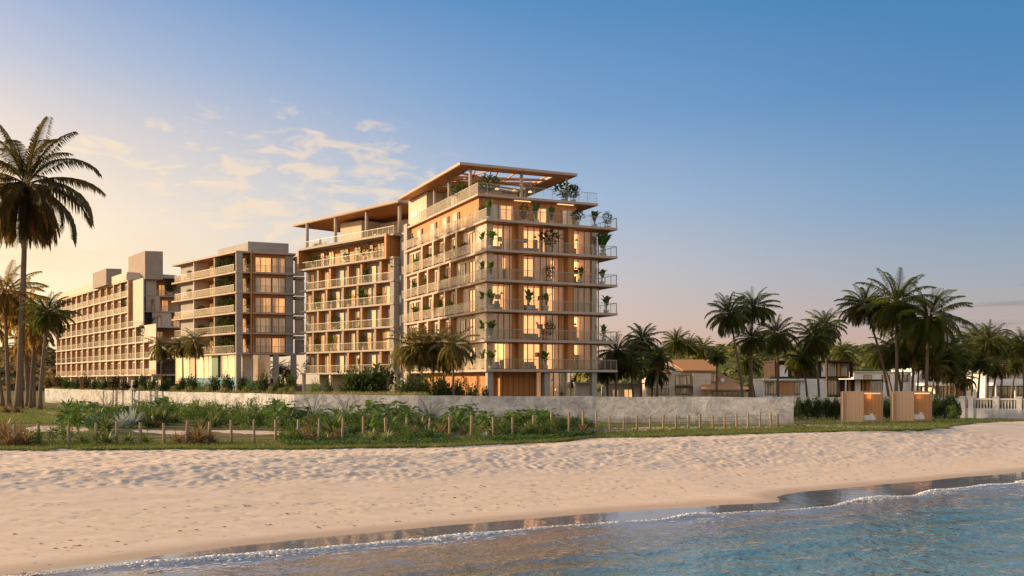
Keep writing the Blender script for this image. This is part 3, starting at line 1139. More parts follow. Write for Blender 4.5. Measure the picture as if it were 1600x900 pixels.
# ------------------------------------------------------------------ corner tower
C0 = (-2.63, 98.5)
TL = (-14.4, 124.0)
FF = Fr(C0, (11.53, 104.8))                     # front face: s = a to the right, d = b inward
LF = Fr(C0, TL)                                 # left face: s = b going back, d inward
# local (a,b) helper
def AB(a, b):
    return FF.xy(a, b)


def polyAB(*p):
    return [AB(a, b) for a, b in p]


tower = thing('apartment_tower', 'tallest block with slatted timber roof canopy, its corner turned towards the beach', 'apartment building', (C0[0], C0[1], 0))
T = tower
LEFTEND = 28.0
for i in range(6):
    m = MB().prism(polyAB((0, 0), (15.5, 0), (15.5, 27.9), (0, 27.9)), LEV[i] - ST, LEV[i])
    m.build('floor_slab', 'slab_concrete', T)
    if i:
        m = MB().prism(polyAB((.25, .25), (15.2, .25), (15.2, 27.6), (.25, 27.6)), LEV[i] - ST - .05, LEV[i] - ST - .003)
        m.build('wood_ceiling', 'wood_soffit', T)
MB().prism(polyAB((.2, 2.9), (14.7, 2.9), (14.7, 27.9), (.2, 27.9)), LEV[6] - ST, LEV[6]).build('floor_slab', 'slab_concrete', T)
MB().prism(polyAB((.45, 3.15), (14.4, 3.15), (14.4, 27.6), (.45, 27.6)), LEV[6] - ST - .05, LEV[6] - ST - .003).build('wood_ceiling', 'wood_soffit', T)

wd = .80       # recess of walls on the left face
bays = [(1.15, 3.85, 4), (4.5, 9.7, 7), (10.5, 12.85, 3)]
front_state = [ # room, curtain seed per bay for floors 0..4
    [('room_lit', 4), ('room_lit', 7), ('room_lit', 0)],
    [('room_dim', 3), ('room_dim', 2), ('room_lit', 7)],
    [('room_lit', 0), ('room_dim', 7), ('room_dim', 3)],
    [('room_dim', 6), ('room_dim', 5), ('room_lit', 4)],
    [('room_lit', 7), ('room_dim', 2), ('room_dim', 0)]]
for i in range(5):
    z0 = LEV[i]; z1 = LEV[i + 1] - ST - .052
    wall = MB()
    # left-face back wall, rear wall, right wall, corner pier
    LF.box(wall, 1.5, 27.7, wd, wd + .2, z0 + .002, z1)
    FF.box(wall, .62, 1.12, 1.02, 1.5, z0 + .002, z1)
    wall.build('wall', 'render_white', T)
    m = MB(); LF.box(m, 1.0, 4.0, .45, .60, z0 + .002, z1); m.build('corner_panel', 'render_white', T)
    m = MB(); FF.box(m, wd + .25, 13.6, 27.4, 27.6, z0 + .002, z1); FF.box(m, 13.75, 13.9, 4.5, 27.6, z0 + .002, z1)
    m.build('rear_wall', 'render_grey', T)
    # front bays: glazing with rooms behind
    for (a0, a1, n), (room, cs) in zip(bays, front_state[i]):
        window(T, FF, a0, a1, z0 + .005, z1 - .005, 1.35, n, 'bronze_frame', 'room_lit_bright' if room == 'room_lit' else 'room_lit_soft', cs + 8 * ((i * 3 + n) % 7), True)
        m = MB(); FF.box(m, a0 - .02, a0 + .1, 1.5, 3.9, z0 + .002, z1 - .003); FF.box(m, a1 + .05, a1 + .18, 1.5, 3.9, z0 + .002, z1 - .003)
        m.build('partition', 'render_white', T)
    window(T, FF, 12.95, 13.85, z0 + .005, z1 - .005, 1.35, 1, 'bronze_frame', 'room_dim', 3, True)
    for a0, a1 in ((3.9, 4.48), (9.75, 10.45)):
        m = MB(); FF.box(m, a0, a1, .55, 1.5, z0 + .002, z1 - .002); m.build('timber_fin', 'wood_warm', T)
    # curtain-like timber screens beside the fins
    for a0, a1 in ((3.45, 3.9), (8.9, 9.3) if i % 2 else (6.6, 7.0)):
        m = MB(); FF.box(m, a0, a1, 1.16, 1.215, z0 + .01, z1 - .01); m.build('timber_screen', 'wood_warm', T)
    railing(T, FF, .02, 15.45, .06, z0, 1.08, 'rail_glass', 1.55)
    railing(T, LF, .15, 27.8, .06, z0, 1.08, 'rail_fluted', 1.25)
    m = MB(); FF.box(m, 15.40, 15.45, .12, 5, z0 + 1.03, z0 + 1.08)
    for q in range(5): FF.box(m, 15.40, 15.44, .12 + q * 1.2, .16 + q * 1.2, z0, z0 + 1.03)
    m.build('railing', 'rail_metal', T)
    # left face fins and doors
    fins = [8.5, 12.2, 16.0, 19.9] if i % 2 == 0 else [10.4, 14.0, 17.9, 21.4]
    for s in fins:
        m = MB(); LF.box(m, s, s + .35, .12, wd - .002, z0 + .002, z1 - .002); m.build('timber_fin', 'wood_warm', T)
        m = MB(); LF.box(m, s - .03, s + .38, .125 - .05, .118, z0 + .002, z1 - .002); m.build('fin_edge', 'render_white', T)
    edges = [4.1] + fins + [27.6]
    for j, (a, b) in enumerate(zip(edges, edges[1:])):
        a2 = a + (1.0 if j else .2); wv = b - a2
        if wv < 1.6: continue
        if j == 0:
            window(T, LF, a2 + .3, a2 + 2.0, z0 + .01, z0 + 2.45, wd, 2, 'bronze_frame', 'room_lit', 4)
            if wv > 5: window(T, LF, a2 + 3.2, a2 + 4.6, z0 + .01, z0 + 2.45, wd, 2, 'bronze_frame', 'room_dim', 3)
        elif j < 4:
            window(T, LF, a2 + .35, a2 + 1.75, z0 + .01, z0 + 2.45, wd, 2, 'bronze_frame', 'room_lit' if (i + j) % 3 else 'room_dim', (i + j) % 3)
        else:
            window(T, LF, a2 + 1.2, a2 + 3.2, z0 + .01, z0 + 2.45, wd, 2, 'bronze_frame', 'room_dim', 6)
            window(T, LF, a2 + 4.2, a2 + 5.2, z0 + .01, z0 + 2.45, wd, 1, 'bronze_frame', 'room_lit', 0)
# penthouse level, set back and timber clad
z0, z1 = LEV[5], LEV[6] - ST - .055
m = MB(); m.prism(polyAB((.65, 3.7), (12.4, 3.7), (12.4, 27.5), (.65, 27.5)), z0 + .002, z1); m.build('timber_cladding', 'wood_warm', T)
PF = Fr(AB(.65, 3.7), AB(12.4, 3.7)); PL = Fr(AB(.65, 3.7), AB(.65, 27.5))
window(T, PF, 1.3, 2.2, z0 + .01, z0 + 2.2, -.002, 1, 'rail_metal', 'room_dim', 3)
window(T, PF, 2.3, 4.0, z0 + .01, z0 + 2.2, -.002, 2, 'rail_metal', 'room_lit', 4)
window(T, PF, 6.4, 8.0, z0 + .01, z0 + 2.2, -.002, 2, 'rail_metal', 'room_lit', 1)
window(T, PF, 9.9, 11.2, z0 + .01, z0 + 2.2, -.002, 2, 'rail_metal', 'room_dim', 2)
for s in (5.6, 9.0, 13.2, 18.4, 22.5):
    window(T, PL, s, s + .6, z0 + .01, z0 + 2.2, -.002, 1, 'bronze_frame', 'room_dim', 0)
    m = MB(); PL.box(m, s + .65, s + 2.2, -.06, -.003, z0 + .01, z0 + 2.25); m.build('sliding_shutter', 'render_white', T)
railing(T, FF, .02, 15.45, .06, z0, 1.08, 'rail_glass', 1.55)
railing(T, LF, .15, 27.8, .06, z0, 1.08, 'rail_fluted', 1.25)
m = MB(); FF.box(m, 15.40, 15.45, .12, 7, z0 + 1.03, z0 + 1.08)
for q in range(6): FF.box(m, 15.40, 15.44, .12 + q * 1.2, .16 + q * 1.2, z0, z0 + 1.03)
m.build('railing', 'rail_metal', T)
for a in (4.6, 9.8):
    m = MB(); FF.box(m, a, a + 2.0, 3.2, 3.35, z1 - .10, z1 - .03); m.build('lamp_strip', 'lamp_strip', T)
# roof terrace
z0 = LEV[6]
TFr = Fr(AB(.25, 2.95), AB(14.6, 2.95)); TLf = Fr(AB(.25, 2.95), AB(.25, 27.8))
railing(T, TFr, 0, 14.3, .03, z0, 1.15, 'rail_glass', 1.1)
railing(T, TLf, .1, 19.5, .03, z0, 1.15, 'rail_fluted', .7)
m = MB(); m.prism(polyAB((.45, 20.2), (6.5, 20.2), (6.5, 27.3), (.45, 27.3)), z0 + .002, 26.45); m.build('stair_block', 'render_white', T)
m = MB(); m.prism(polyAB((2.6, 15.5), (8.5, 15.5), (8.5, 20.15), (2.6, 20.15)), z0 + .002, 26.45); m.build('service_block', 'render_grey', T)
m = MB(); LF2 = Fr(AB(.45, 20.2), AB(.45, 27.3)); LF2.box(m, 3.6, 5.6, -.05, -.003, z0 + .9, z0 + 1.6); m.build('vent_panel', 'white_paint', T)
CZ = 26.5; CT = .32
outer = polyAB((-1.0, 5.0), (13.2, 5.0), (13.2, 27.0), (-1.0, 27.0))
# canopy frame ring (four bands) with a slatted opening
for k, (a0, a1, b0, b1) in enumerate(((-1.0, 13.2, 5.0, 6.6), (-1.0, 13.2, 17.0, 27.0), (-1.0, .9, 6.6, 17.0), (11.0, 13.2, 6.6, 17.0))):
    e = .002 * k
    o = MB().prism(polyAB((a0, b0), (a1, b0), (a1, b1), (a0, b1)), CZ + .05, CZ + CT).build('roof_canopy', 'slab_concrete', T)
    m = MB().prism(polyAB((a0 + .06, b0 + .06), (a1 - .06, b0 + .06), (a1 - .06, b1 - .06), (a0 + .06, b1 - .06)), CZ, CZ + .048)
    o2 = bpy.data.objects.new('wood_ceiling', m.mesh('wood_ceiling', 'wood_soffit', False, T['_o'])); COL.objects.link(o2); o2.parent = o
rr = random.Random(5)
for k in range(13):
    a0 = .9; a1 = 11.0
    b0 = rr.uniform(6.8, 16.8); b1 = min(16.9, max(6.7, b0 + rr.uniform(-5, 5)))
    p0, p1 = AB(a0, b0), AB(a1, b1)
    f_ = Fr(p0, p1)
    m = MB(); f_.box(m, 0, f_.L, -.07, .07, CZ + .03 + .004 * k, CZ + .23 + .004 * k); m.build('canopy_beam', 'wood_warm', T)
for k in range(6):
    b0 = 6.6; b1 = 17.0
    a0 = rr.uniform(1.5, 10.5); a1 = min(10.8, max(1.1, a0 + rr.uniform(-4, 4)))
    f_ = Fr(AB(a0, b0), AB(a1, b1))
    m = MB(); f_.box(m, 0, f_.L, -.06, .06, CZ + .085 + .004 * k, CZ + .24 + .004 * k); m.build('canopy_beam', 'wood_warm', T)
for a, b in ((.6, 6.0), (.6, 12.6), (6.7, 6.0), (12.3, 6.0), (.6, 17.6), (12.3, 17.6)):
    x, y = AB(a, b)
    MB().cyl(x, y, z0 + .002, CZ + .002, .19, n=14).build('roof_column', 'slab_concrete', T, True)
x, y = AB(7.0, 14)
m = MB(); m.prism(polyAB((4.2, 12.2), (9.0, 12.2), (9.0, 14.0), (4.2, 14.0)), z0 + .002, z0 + 2.2); m.build('bar_counter', 'wood_lining', T)
for a in (5.2, 7.4, 9.4):
    x, y = AB(a, 9.5)
    m = MB(); m.tube([(x, y, CZ - 1.1), (x, y, CZ + .02)], .012, 5); o = m.build('pendant_lamp', 'dark_metal', T)
    m = MB(); m.tube([(x, y, CZ - 1.32), (x, y, CZ - 1.22), (x, y, CZ - 1.1)], [.24, .2, .03], 12); o2 = bpy.data.objects.new('lamp_shade', m.mesh('lamp_shade', 'lamp_strip', True, T['_o'])); COL.objects.link(o2); o2.parent = o
# ground level
for a, b in ((.35, .5), (6.9, .5), (12.6, .5), (12.6, 7.5)):
    m = MB(); m.prism(polyAB((a, b), (a + .62, b), (a + .62, b + .62), (a, b + .62)), 0, LEV[0] - ST - .002); m.build('column', 'render_grey', T)
m = MB(); m.prism(polyAB((1.4, 2.6), (6.95, 2.6), (6.95, 20), (1.4, 20)), 0, LEV[0] - ST - .004); m.build('timber_cladding', 'wood_warm', T)
GF = Fr(AB(1.4, 2.6), AB(6.95, 2.6))
m = MB()
for k in range(9): GF.box(m, .3 + k * .62, .35 + k * .62, -.05, -.003, .02, LEV[0] - ST - .01)
GF.box(m, .0, 5.5, -.055, -.004, 1.55, 1.62)
m.build('timber_batten', 'bronze_frame', T)
GF2 = Fr(AB(6.95, 2.6), AB(11.2, 2.6))
window(T, GF2, .6, 4.2, .02, LEV[0] - ST - .01, .1, 5, 'bronze_frame', 'room_dim', 1, True)
m = MB(); LF.box(m, 1.5, 27, 2.2, 2.4, 0, LEV[0] - ST - .006); m.build('timber_cladding', 'wood_warm', T)
m = MB(); LF.box(m, 27.0, 28.3, .5, 3, 0, LEV[6] + .4); m.build('pier', 'render_grey', T)

# plants on the tower balconies: (floor, face, position, depth, kind, scale)
TP = []
for i in range(5):
    TP += [(i, 'L', 1.9, .45, 0, 1.0), (i, 'F', .75, .5, 1 if i != 3 else 0, .9)]
TP += [(0, 'F', 7.1, .7, 0, 1.0), (1, 'F', 7.6, .7, 4, 1.1), (2, 'F', 5.1, .6, 0, 1.15), (2, 'F', 7.2, .7, 2, 1.2), (3, 'F', 7.6, .7, 4, .95), (4, 'F', 7.6, .7, 5, 1.9),
       (1, 'F', 14.1, .6, 0, .9), (2, 'F', 14.4, .6, 1, .9), (3, 'F', 11.3, .6, 0, .9), (3, 'F', 14.0, .8, 1, .8), (4, 'F', 13.9, .6, 1, 1.2), (4, 'F', 14.4, 1.1, 1, 1.25),
       (0, 'L', 4.2, .5, 3, 1), (1, 'L', 24.0, .5, 1, .8), (1, 'L', 19.3, .5, 0, .8), (2, 'L', 23.8, .5, 1, .9), (2, 'L', 19.4, .5, 0, .9), (2, 'L', 14.9, .5, 0, 1), (2, 'L', 11.6, .5, 2, 1),
       (3, 'L', 24.0, .5, 0, 1), (3, 'L', 19.6, .5, 0, 1), (3, 'L', 13, .5, 0, .8), (4, 'L', 23.5, .5, 0, .9), (4, 'L', 18.5, .5, 3, 1), (4, 'L', 14.7, .5, 5, 1.0), (4, 'L', 10.0, .5, 0, .8), (4, 'L', 7.2, .5, 3, .9)]
FLN = ['lowest', 'second lowest', 'third', 'fourth', 'fifth']
cnt = {}
for (fl, face, s, d, kd, sc) in sorted(TP, key=lambda q: (q[0], q[1], q[2])):
    cnt[(fl, face)] = cnt.get((fl, face), 0) + 1
    k = cnt[(fl, face)]
    x, y = (FF if face == 'F' else LF).xy(s, d)
    side = 'sea-facing' if face == 'F' else 'sunlit'
    kn = 'broad-leaved' if kd < 3 else 'bushy'
    potted((x, y, LEV[fl]), kd, '%s potted plant, %s from the corner on the tower\'s %s %s balcony' % (kn, ORD[k], FLN[fl], side), 'potted plants on the balconies', sc, kd % 3)
for k, (a, b, kd, sc) in enumerate(((.9, 1.4, 0, 1.1), (.7, 2.6, 4, .9), (5.0, 1.6, 4, 1.1), (6.3, 1.3, 0, 1.2), (8.2, 1.5, 0, 1.0), (11.3, 1.5, 5, 1.3), (13.4, 1.4, 1, .9), (14.9, 1.2, 4, 1.0))):
    x, y = AB(a, b)
    potted((x, y, LEV[5]), kd, 'planter on the tower\'s timber-clad top storey terrace, %s from the corner' % ORD[k + 1], 'planters on the timber clad storey', sc, kd % 3)
x, y = LF.xy(24.5, .7)
potted((x, y, LEV[5]), 2, 'planter at the far end of the timber-clad storey balcony, beside the grey pier', 'planters on the timber clad storey', 1.0, 1)
for lab, a, b, kd, sc in (('round leafy bush at the roof terrace corner under the canopy', 2.0, 4.2, 5, 2.0), ('leafy bush on the roof terrace beside the long sunlit railing', .9, 9.6, 5, 2.1), ('leafy bush on the roof terrace before the middle column', 10.9, 4.0, 5, 1.9), ('low leafy bush trailing over the terrace rail near the right column', 12.0, 3.7, 3, 1.3)):
    x, y = AB(a, b)
    potted((x, y, LEV[6]), kd, lab, 'bushes on the roof terrace', sc, 1)

# ------------------------------------------------------------------ middle block
P2 = (-15.9, 128.6); Q2 = (-31.9, 144.6)
BF = Fr(P2, Q2)
mid = thing('apartment_block', 'middle block with open timber-lined roof canopy, left of the tall corner tower', 'apartment building', (P2[0], P2[1], 0))
for i in range(7):
    m = MB(); BF.box(m, 0, BF.L, 0, 14, LEV[i] - ST, LEV[i]); m.build('floor_slab', 'slab_concrete', mid)
for i in range(5):
    z0, z1 = LEV[i], LEV[i + 1] - ST - .052
    m = MB(); BF.box(m, .2, BF.L - .2, .2, 13.8, z1 + .002, z1 + .05); m.build('wood_ceiling', 'wood_soffit', mid)
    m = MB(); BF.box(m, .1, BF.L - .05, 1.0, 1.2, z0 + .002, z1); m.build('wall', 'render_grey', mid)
    pxs = [495, 514, 542, 563, 593] if i % 2 == 0 else [487.5, 508.6, 534, 557, 584.5]
    fs = sorted(BF.from_px(p) for p in pxs)
    for s in fs:
        m = MB(); BF.box(m, s - .24, s - .02, .14, .998, z0 + .002, z1 - .002); m.build('timber_fin', 'wood_warm', mid)
        m = MB(); BF.box(m, s - .02, s + .14, .12, .998, z0 + .003, z1 - .003); m.build('fin_edge', 'slab_concrete', mid)
    ed = [0.0] + fs + [BF.L]
    for j, (a, b) in enumerate(zip(ed, ed[1:])):
        w_ = b - a - .9
        if w_ < 1.2: continue
        a2 = a + .9 + (w_ - 1.2) * .45
        ww = 1.9 if (j == 0 or (i + j) % 4 == 0) and w_ > 2.6 else 1.15
        window(mid, BF, a2, a2 + ww, z0 + .01, z0 + 2.4, .998, 2 if ww > 1.5 else 1, 'bronze_frame', 'room_warm' if (i * 3 + j) % 5 else 'room_dim', (0, 4, 1, 7)[(i + j) % 4])
    railing(mid, BF, .1, BF.L - .1, .06, z0, 1.05, 'rail_glass', 1.3)
    m = MB(); BF.box(m, .05, .9, .15, .99, z0 + .002, z1 - .002); m.build('end_wall', 'render_grey', mid)
# framed top storey
z0, z1 = LEV[5], LEV[6] - ST - .003
for a, b in ((1.1, 1.5), (BF.L - .1, BF.L + .25)):
    m = MB(); BF.box(m, a, b, -.35, 3, z0 - ST + .01, LEV[6] + .02); m.build('box_frame', 'wood_warm', mid)
m = MB(); BF.box(m, 1.5, BF.L - .1, -.35, -.003, z0 - ST + .012, z0 + .004); BF.box(m, 1.5, BF.L - .1, -.35, -.003, z1 - .02, LEV[6] + .018)
m.build('box_lip', 'slab_concrete', mid)
m = MB(); BF.box(m, 1.5, BF.L - .1, 1.7, 1.9, z0 + .006, z1 - .03); m.build('timber_cladding', 'wood_warm', mid)
for k, (s, ww, rm_, cs) in enumerate(((2.0, .7, 'room_dim', 0), (4.1, 1.6, 'room_warm', 3), (6.6, .9, 'room_dim', 0), (9.5, 1.6, 'room_warm', 3), (12.5, 2.2, 'room_dim', 3), (16.2, 1.3, 'room_warm', 0), (18.6, 2.2, 'room_dim', 6))):
    window(mid, BF, s, s + ww, z0 + .01, z0 + 2.4, 1.7, 1 if ww < 1 else 2, 'bronze_frame', rm_, cs)
railing(mid, BF, 1.55, BF.L - .15, .0, z0, 1.05, 'rail_glass', 1.4)
m = MB(); BF.box(m, -2.2, -.005, 1.2, 3.0, 0, LEV[6] - .3); m.build('link_wall', 'render_grey', mid)
# roof terrace and canopy
z0 = LEV[6]
railing(mid, BF, .2, BF.L - 1.0, .25, z0 + .02, 1.05, 'rail_glass', 1.2)
UF = Fr((PX(622, 127.3), 127.3), (PX(457, 147.6), 147.6))
m = MB(); UF.box(m, 0, UF.L, 0, 13, 27.15, 27.42); o = m.build('roof_canopy', 'slab_concrete', mid)
m = MB(); UF.box(m, .08, UF.L - .08, .08, 12.9, 27.08, 27.148); o2 = bpy.data.objects.new('wood_ceiling', m.mesh('wood_ceiling', 'wood_soffit', False, mid['_o'])); COL.objects.link(o2); o2.parent = o
for px in (624.5, 573, 524.5, 480):
    s = BF.from_px(px, .7); x, y = BF.xy(s, .7)
    MB().cyl(x, y, z0 + .002, 27.12, .24, n=14).build('roof_column', 'slab_concrete', mid, True)
for px in (500, 545):
    s = BF.from_px(px, 11); x, y = BF.xy(s, 11)
    MB().cyl(x, y, z0 + .002, 27.12, .24, n=14).build('roof_column', 'slab_concrete', mid, True)
sa, sb = BF.from_px(565, 3.0), BF.from_px(532, 3.0)
m = MB(); BF.box(m, sa, sb, 3.0, 9, z0 + .002, 26.6); m.build('stair_block', 'render_white', mid)
m = MB(); BF.box(m, -1.0, sa - .01, 6.0, 9, z0 + .002, 26.3); m.build('service_block', 'render_white', mid)
m = MB(); BF.box(m, 1.5, 4.0, 5.94, 5.998, z0 + .5, 25.6); m.build('doorway', 'bronze_frame', mid)
# ground floor
m = MB(); BF.box(m, .3, BF.L - .3, 3.2, 3.4, 0, LEV[0] - ST - .003); m.build('ground_wall', 'render_grey', mid)
for px in (517, 618, 475):
    s = BF.from_px(px, .5)
    m = MB(); BF.box(m, s - .2, s + .2, .3, .7, 0, LEV[0] - ST - .002); m.build('column', 'render_white', mid)
BP = [(0, 478.5, 4, .9), (0, 562, 0, 1), (1, 496, 4, 1), (1, 519, 0, 1.1), (1, 569, 4, 1.1), (1, 615, 1, 1), (2, 523, 4, 1.1), (2, 615.5, 1, .9), (2, 559, 0, .7), (3, 497, 0, .9), (3, 518, 5, 1.2), (3, 546, 0, .9), (3, 564, 0, 1.3), (3, 571, 2, 1), (3, 594, 2, .9), (4, 519, 0, .9), (4, 571, 0, 1.1), (4, 616, 1, 1.1), (5, 490.5, 5, 1.5), (5, 541, 3, .9), (5, 570.5, 5, 1.5), (5, 607, 3, .9)]
BP.sort()
cnt = {}
FLM = ['lowest', 'second', 'third', 'fourth', 'fifth', 'timber-boxed top']
for fl, px, kd, sc in BP:
    cnt[fl] = cnt.get(fl, 0) + 1
    x, y = BF.xy(BF.from_px(px, .6), .6)
    potted((x, y, LEV[fl]), kd, '%s potted plant, %s from the left on the middle block\'s %s balcony' % ('broad-leaved' if kd < 3 else 'bushy', ORD[cnt[fl]], FLM[fl]), 'potted plants on the balconies', sc, kd % 3)


# roof furniture
def chair_mesh():
    m = MB()
    m.box(-.25, .25, -.25, .25, .40, .46)
    m.box(-.25, .25, .21, .26, .46, .88)
    return m
for k in range(6):
    px = 488 + k * 3.6
    x, y = BF.xy(BF.from_px(px, 1.6), 1.6)
    c_ = thing('lounge_chair', 'dark terrace chair, %s from the left in the row under the canopy\'s left end' % ORD[k + 1], 'chair', (x, y, z0 + .002), 'chairs on the middle block roof', random.uniform(-.4, .4) + BF.ang())
    inst('seat', MB().box(-.28, .28, -.28, .28, .38, .48).mesh('seat', 'dark_metal'), c_)
    inst('backrest', MB().box(-.28, .28, -.28, -.22, .482, .92).mesh('backrest', 'dark_metal'), c_)
    for sx in (-.25, .25):
        for sy in (-.25, .25):
            inst('leg', MB().box(sx - .025, sx + .025, sy - .025, sy + .025, 0, .379).mesh('leg', 'dark_metal'), c_)
for k in range(8):
    px = 580 + k * 3.6 + (3 if k > 4 else 0)
    x, y = BF.xy(BF.from_px(px, 1.5 + .8 * (k % 2)), 1.5 + .8 * (k % 2))
    c_ = thing('dining_chair', 'timber terrace chair, %s from the left beside the roof bar' % ORD[k + 1], 'chair', (x, y, z0 + .002), 'chairs by the roof bar', random.uniform(-.6, .6) + BF.ang())
    inst('seat', MB().box(-.25, .25, -.25, .25, .42, .48).mesh('seat', 'cushion'), c_)
    inst('backrest', MB().box(-.25, .25, -.25, -.2, .482, .95).mesh('backrest', 'bronze_frame'), c_)
    for sx in (-.22, .22):
        for sy in (-.22, .22):
            inst('leg', MB().box(sx - .025, sx + .025, sy - .025, sy + .025, 0, .419).mesh('leg', 'bronze_frame'), c_)

# ------------------------------------------------------------------ left-centre block
C3 = (-41.9, 145.8)
RF3 = Fr(C3, (-33.4, 149.3)); LF3 = Fr(C3, (-57.2, 163.0))
blk3 = thing('apartment_block', 'block with deep sunlit balconies and grey rooftop box, between far left and middle blocks', 'apartment building', (C3[0], C3[1], 0))
B3 = blk3
def poly3(a0, a1, b0, b1):
    """corner-shaped slab outline"""
    return [LF3.xy(b1, 0), C3, RF3.xy(a1, 0), RF3.xy(a1, 12), LF3.xy(b1, 12)]
L3 = LF3.L
for i in range(1, 7):
    MB().prism([LF3.xy(L3 + 1.3, -.1), C3, RF3.xy(9.0, 0), RF3.xy(9.0, 12), LF3.xy(L3 + 1.3, 11)], LEV[i] - ST, LEV[i]).build('floor_slab', 'slab_concrete', B3)
for i in range(1, 6):
    z0, z1 = LEV[i], LEV[i + 1] - ST - .05
    MB().prism([LF3.xy(L3 + 1.0, .15), LF3.xy(.2, .15), RF3.xy(8.8, .2), RF3.xy(8.8, 11.8), LF3.xy(L3 + 1.0, 10.8)], z1 + .002, z1 + .047).build('wood_ceiling', 'wood_soffit', B3)
    # left face: deep loggias
    m = MB(); LF3.box(m, 1.0, L3, 2.9, 3.1, z0 + .002, z1); m.build('timber_cladding', 'wood_warm', B3)
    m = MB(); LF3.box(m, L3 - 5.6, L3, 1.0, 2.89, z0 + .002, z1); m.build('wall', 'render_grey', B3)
    for px in (304, 336):
        s = LF3.from_px(px, .4)
        m = MB(); LF3.box(m, s - .12, s + .12, .25, 2.898, z0 + .003, z1 - .001); m.build('partition', 'render_white', B3)
    s = LF3.from_px(331, 2.8)
    window(B3, LF3, s - .6, s + .8, z0 + .01, z0 + 2.3, 2.9, 2, 'white_paint', 'room_warm' if i != 2 else 'room_dim', 0)
    railing(B3, LF3, .9, L3 + .3, .05, z0, 1.12, 'rail_fluted' if i > 2 else 'rail_glass', 1.0)
    # right face
    m = MB(); RF3.box(m, 0.02, .95, .05, 1.0, z0 + .002, z1 - .002); m.build('column', 'render_grey', B3)
    m = MB(); RF3.box(m, 1.0, 2.6, 1.6, 1.8, z0 + .002, z1); RF3.box(m, 2.55, 2.75, .3, 1.8, z0 + .003, z1 - .001); m.build('timber_cladding', 'wood_warm', B3)
    window(B3, RF3, 1.1, 1.75, z0 + .01, z0 + 2.2, 1.6, 1, 'bronze_frame', 'room_warm', 0)
    window(B3, RF3, 2.9, 5.35, z0 + .01, z0 + 2.35, .8, 3, 'bronze_frame', 'room_warm' if i % 2 else 'room_dim', (3, 4, 6, 1, 0)[i - 1])
    window(B3, RF3, 5.45, 7.45, z0 + .01, z0 + 2.35, .8, 2, 'bronze_frame', 'room_warm' if i % 2 else 'room_dim', (2, 3, 1, 2, 5)[i - 1])
    m = MB(); RF3.box(m, 2.8, 7.5, .8, 1.0, z0 + 2.36, z1); m.build('timber_lintel', 'wood_warm', B3)
    m = MB(); RF3.box(m, 2.8, 7.5, .83, 1.0, z0 + .002, z0 + 2.358); RF3.box(m, 7.5, 8.7, .55, 1.0, z0 + .002, z1); m.build('wall', 'render_grey', B3)
    railing(B3, RF3, .1, 8.6, .05, z0, 1.05, 'rail_glass', 1.4)
    # bridge panels towards the middle block
    m = MB(); RF3.box(m, 9.02, 10.5, 1.2, 1.4, z0 - ST + .01, z0 + 2.2); m.build('link_panel', 'render_white' if i > 1 else 'render_grey', B3)
    m = MB(); RF3.box(m, 9.02, 10.5, .9, 3, z0 + 2.3, z0 + 2.72); m.build('link_slab', 'slab_concrete', B3)
m = MB(); s = RF3.from_px(392.5, -.02)
RF3.box(m, s - .13, s + .13, -.25, -.003, LEV[1] - ST, LEV[6] + .2); m.build('timber_mast', 'wood_warm', B3)
m = MB(); m.prism([RF3.xy(2.0, 2.0), RF3.xy(8.2, 2.0), RF3.xy(8.2, 9), LF3.xy(13, 3.0), LF3.xy(1.5, 3.0)], LEV[6] + .002, LEV[6] + 1.75); m.build('rooftop_box', 'render_grey', B3)
# ground: lit pavilion on a raised pool deck
m = MB(); m.prism([LF3.xy(L3 - 1, .8), LF3.xy(.5, .8), RF3.xy(5.0, .8), RF3.xy(5.0, 8), LF3.xy(L3 - 1, 8)], 0, 2.9); m.build('pool_deck', 'slab_concrete', B3)
sL = [LF3.from_px(p, 1.4) for p in (275, 297, 319, 334)]
for a, b, cs in ((sL[0], sL[1], 0), (sL[1], sL[2], 1), (sL[2], sL[3], 0)):
    window(B3, LF3, b + .1, a - .1, 2.92, LEV[1] - ST - .01, 1.4, 2, 'white_paint', 'lobby_lit', cs)
a, b = LF3.from_px(345, 1.4), LF3.from_px(335, 1.4)
m = MB(); LF3.box(m, a, b, .9, 2.2, 0, LEV[1] - ST - .002); m.build('green_pier', 'bottle_green', B3)
window(B3, LF3, .6, a - .1, 2.92, LEV[1] - ST - .01, 1.4, 3, 'white_paint', 'lobby_lit', 0)
window(B3, RF3, 1.1, 5.2, 2.92, LEV[1] - ST - .01, 1.4, 3, 'white_paint', 'lobby_lit', 2)
m = MB(); LF3.box(m, .4, L3 - 1, 1.42, 3, 2.902, LEV[1] - ST - .004); RF3.box(m, 1.0, 5.3, 1.42, 3, 2.902, LEV[1] - ST - .004); m.build('pavilion_wall', 'render_white', B3)
m = MB(); LF3.box(m, .8, L3 - 1, .70, .76, 2.2, 3.9); m.build('pool_glass', 'pool_glass', B3)
m = MB(); RF3.box(m, 1.0, 4.5, .60, .66, 2.2, 3.4); m.build('pool_glass', 'pool_glass', B3)
for s in (.02, 5.6, 8.3):
    m = MB(); RF3.box(m, s, s + .8, .05, .85, 0, LEV[1] - ST - .002); m.build('column', 'render_grey', B3)
m = MB(); RF3.box(m, 5.2, 10.3, 1.5, 2.0, 0, 2.6); m.build('garden_wall', 'render_grey', B3)
cnt = {}
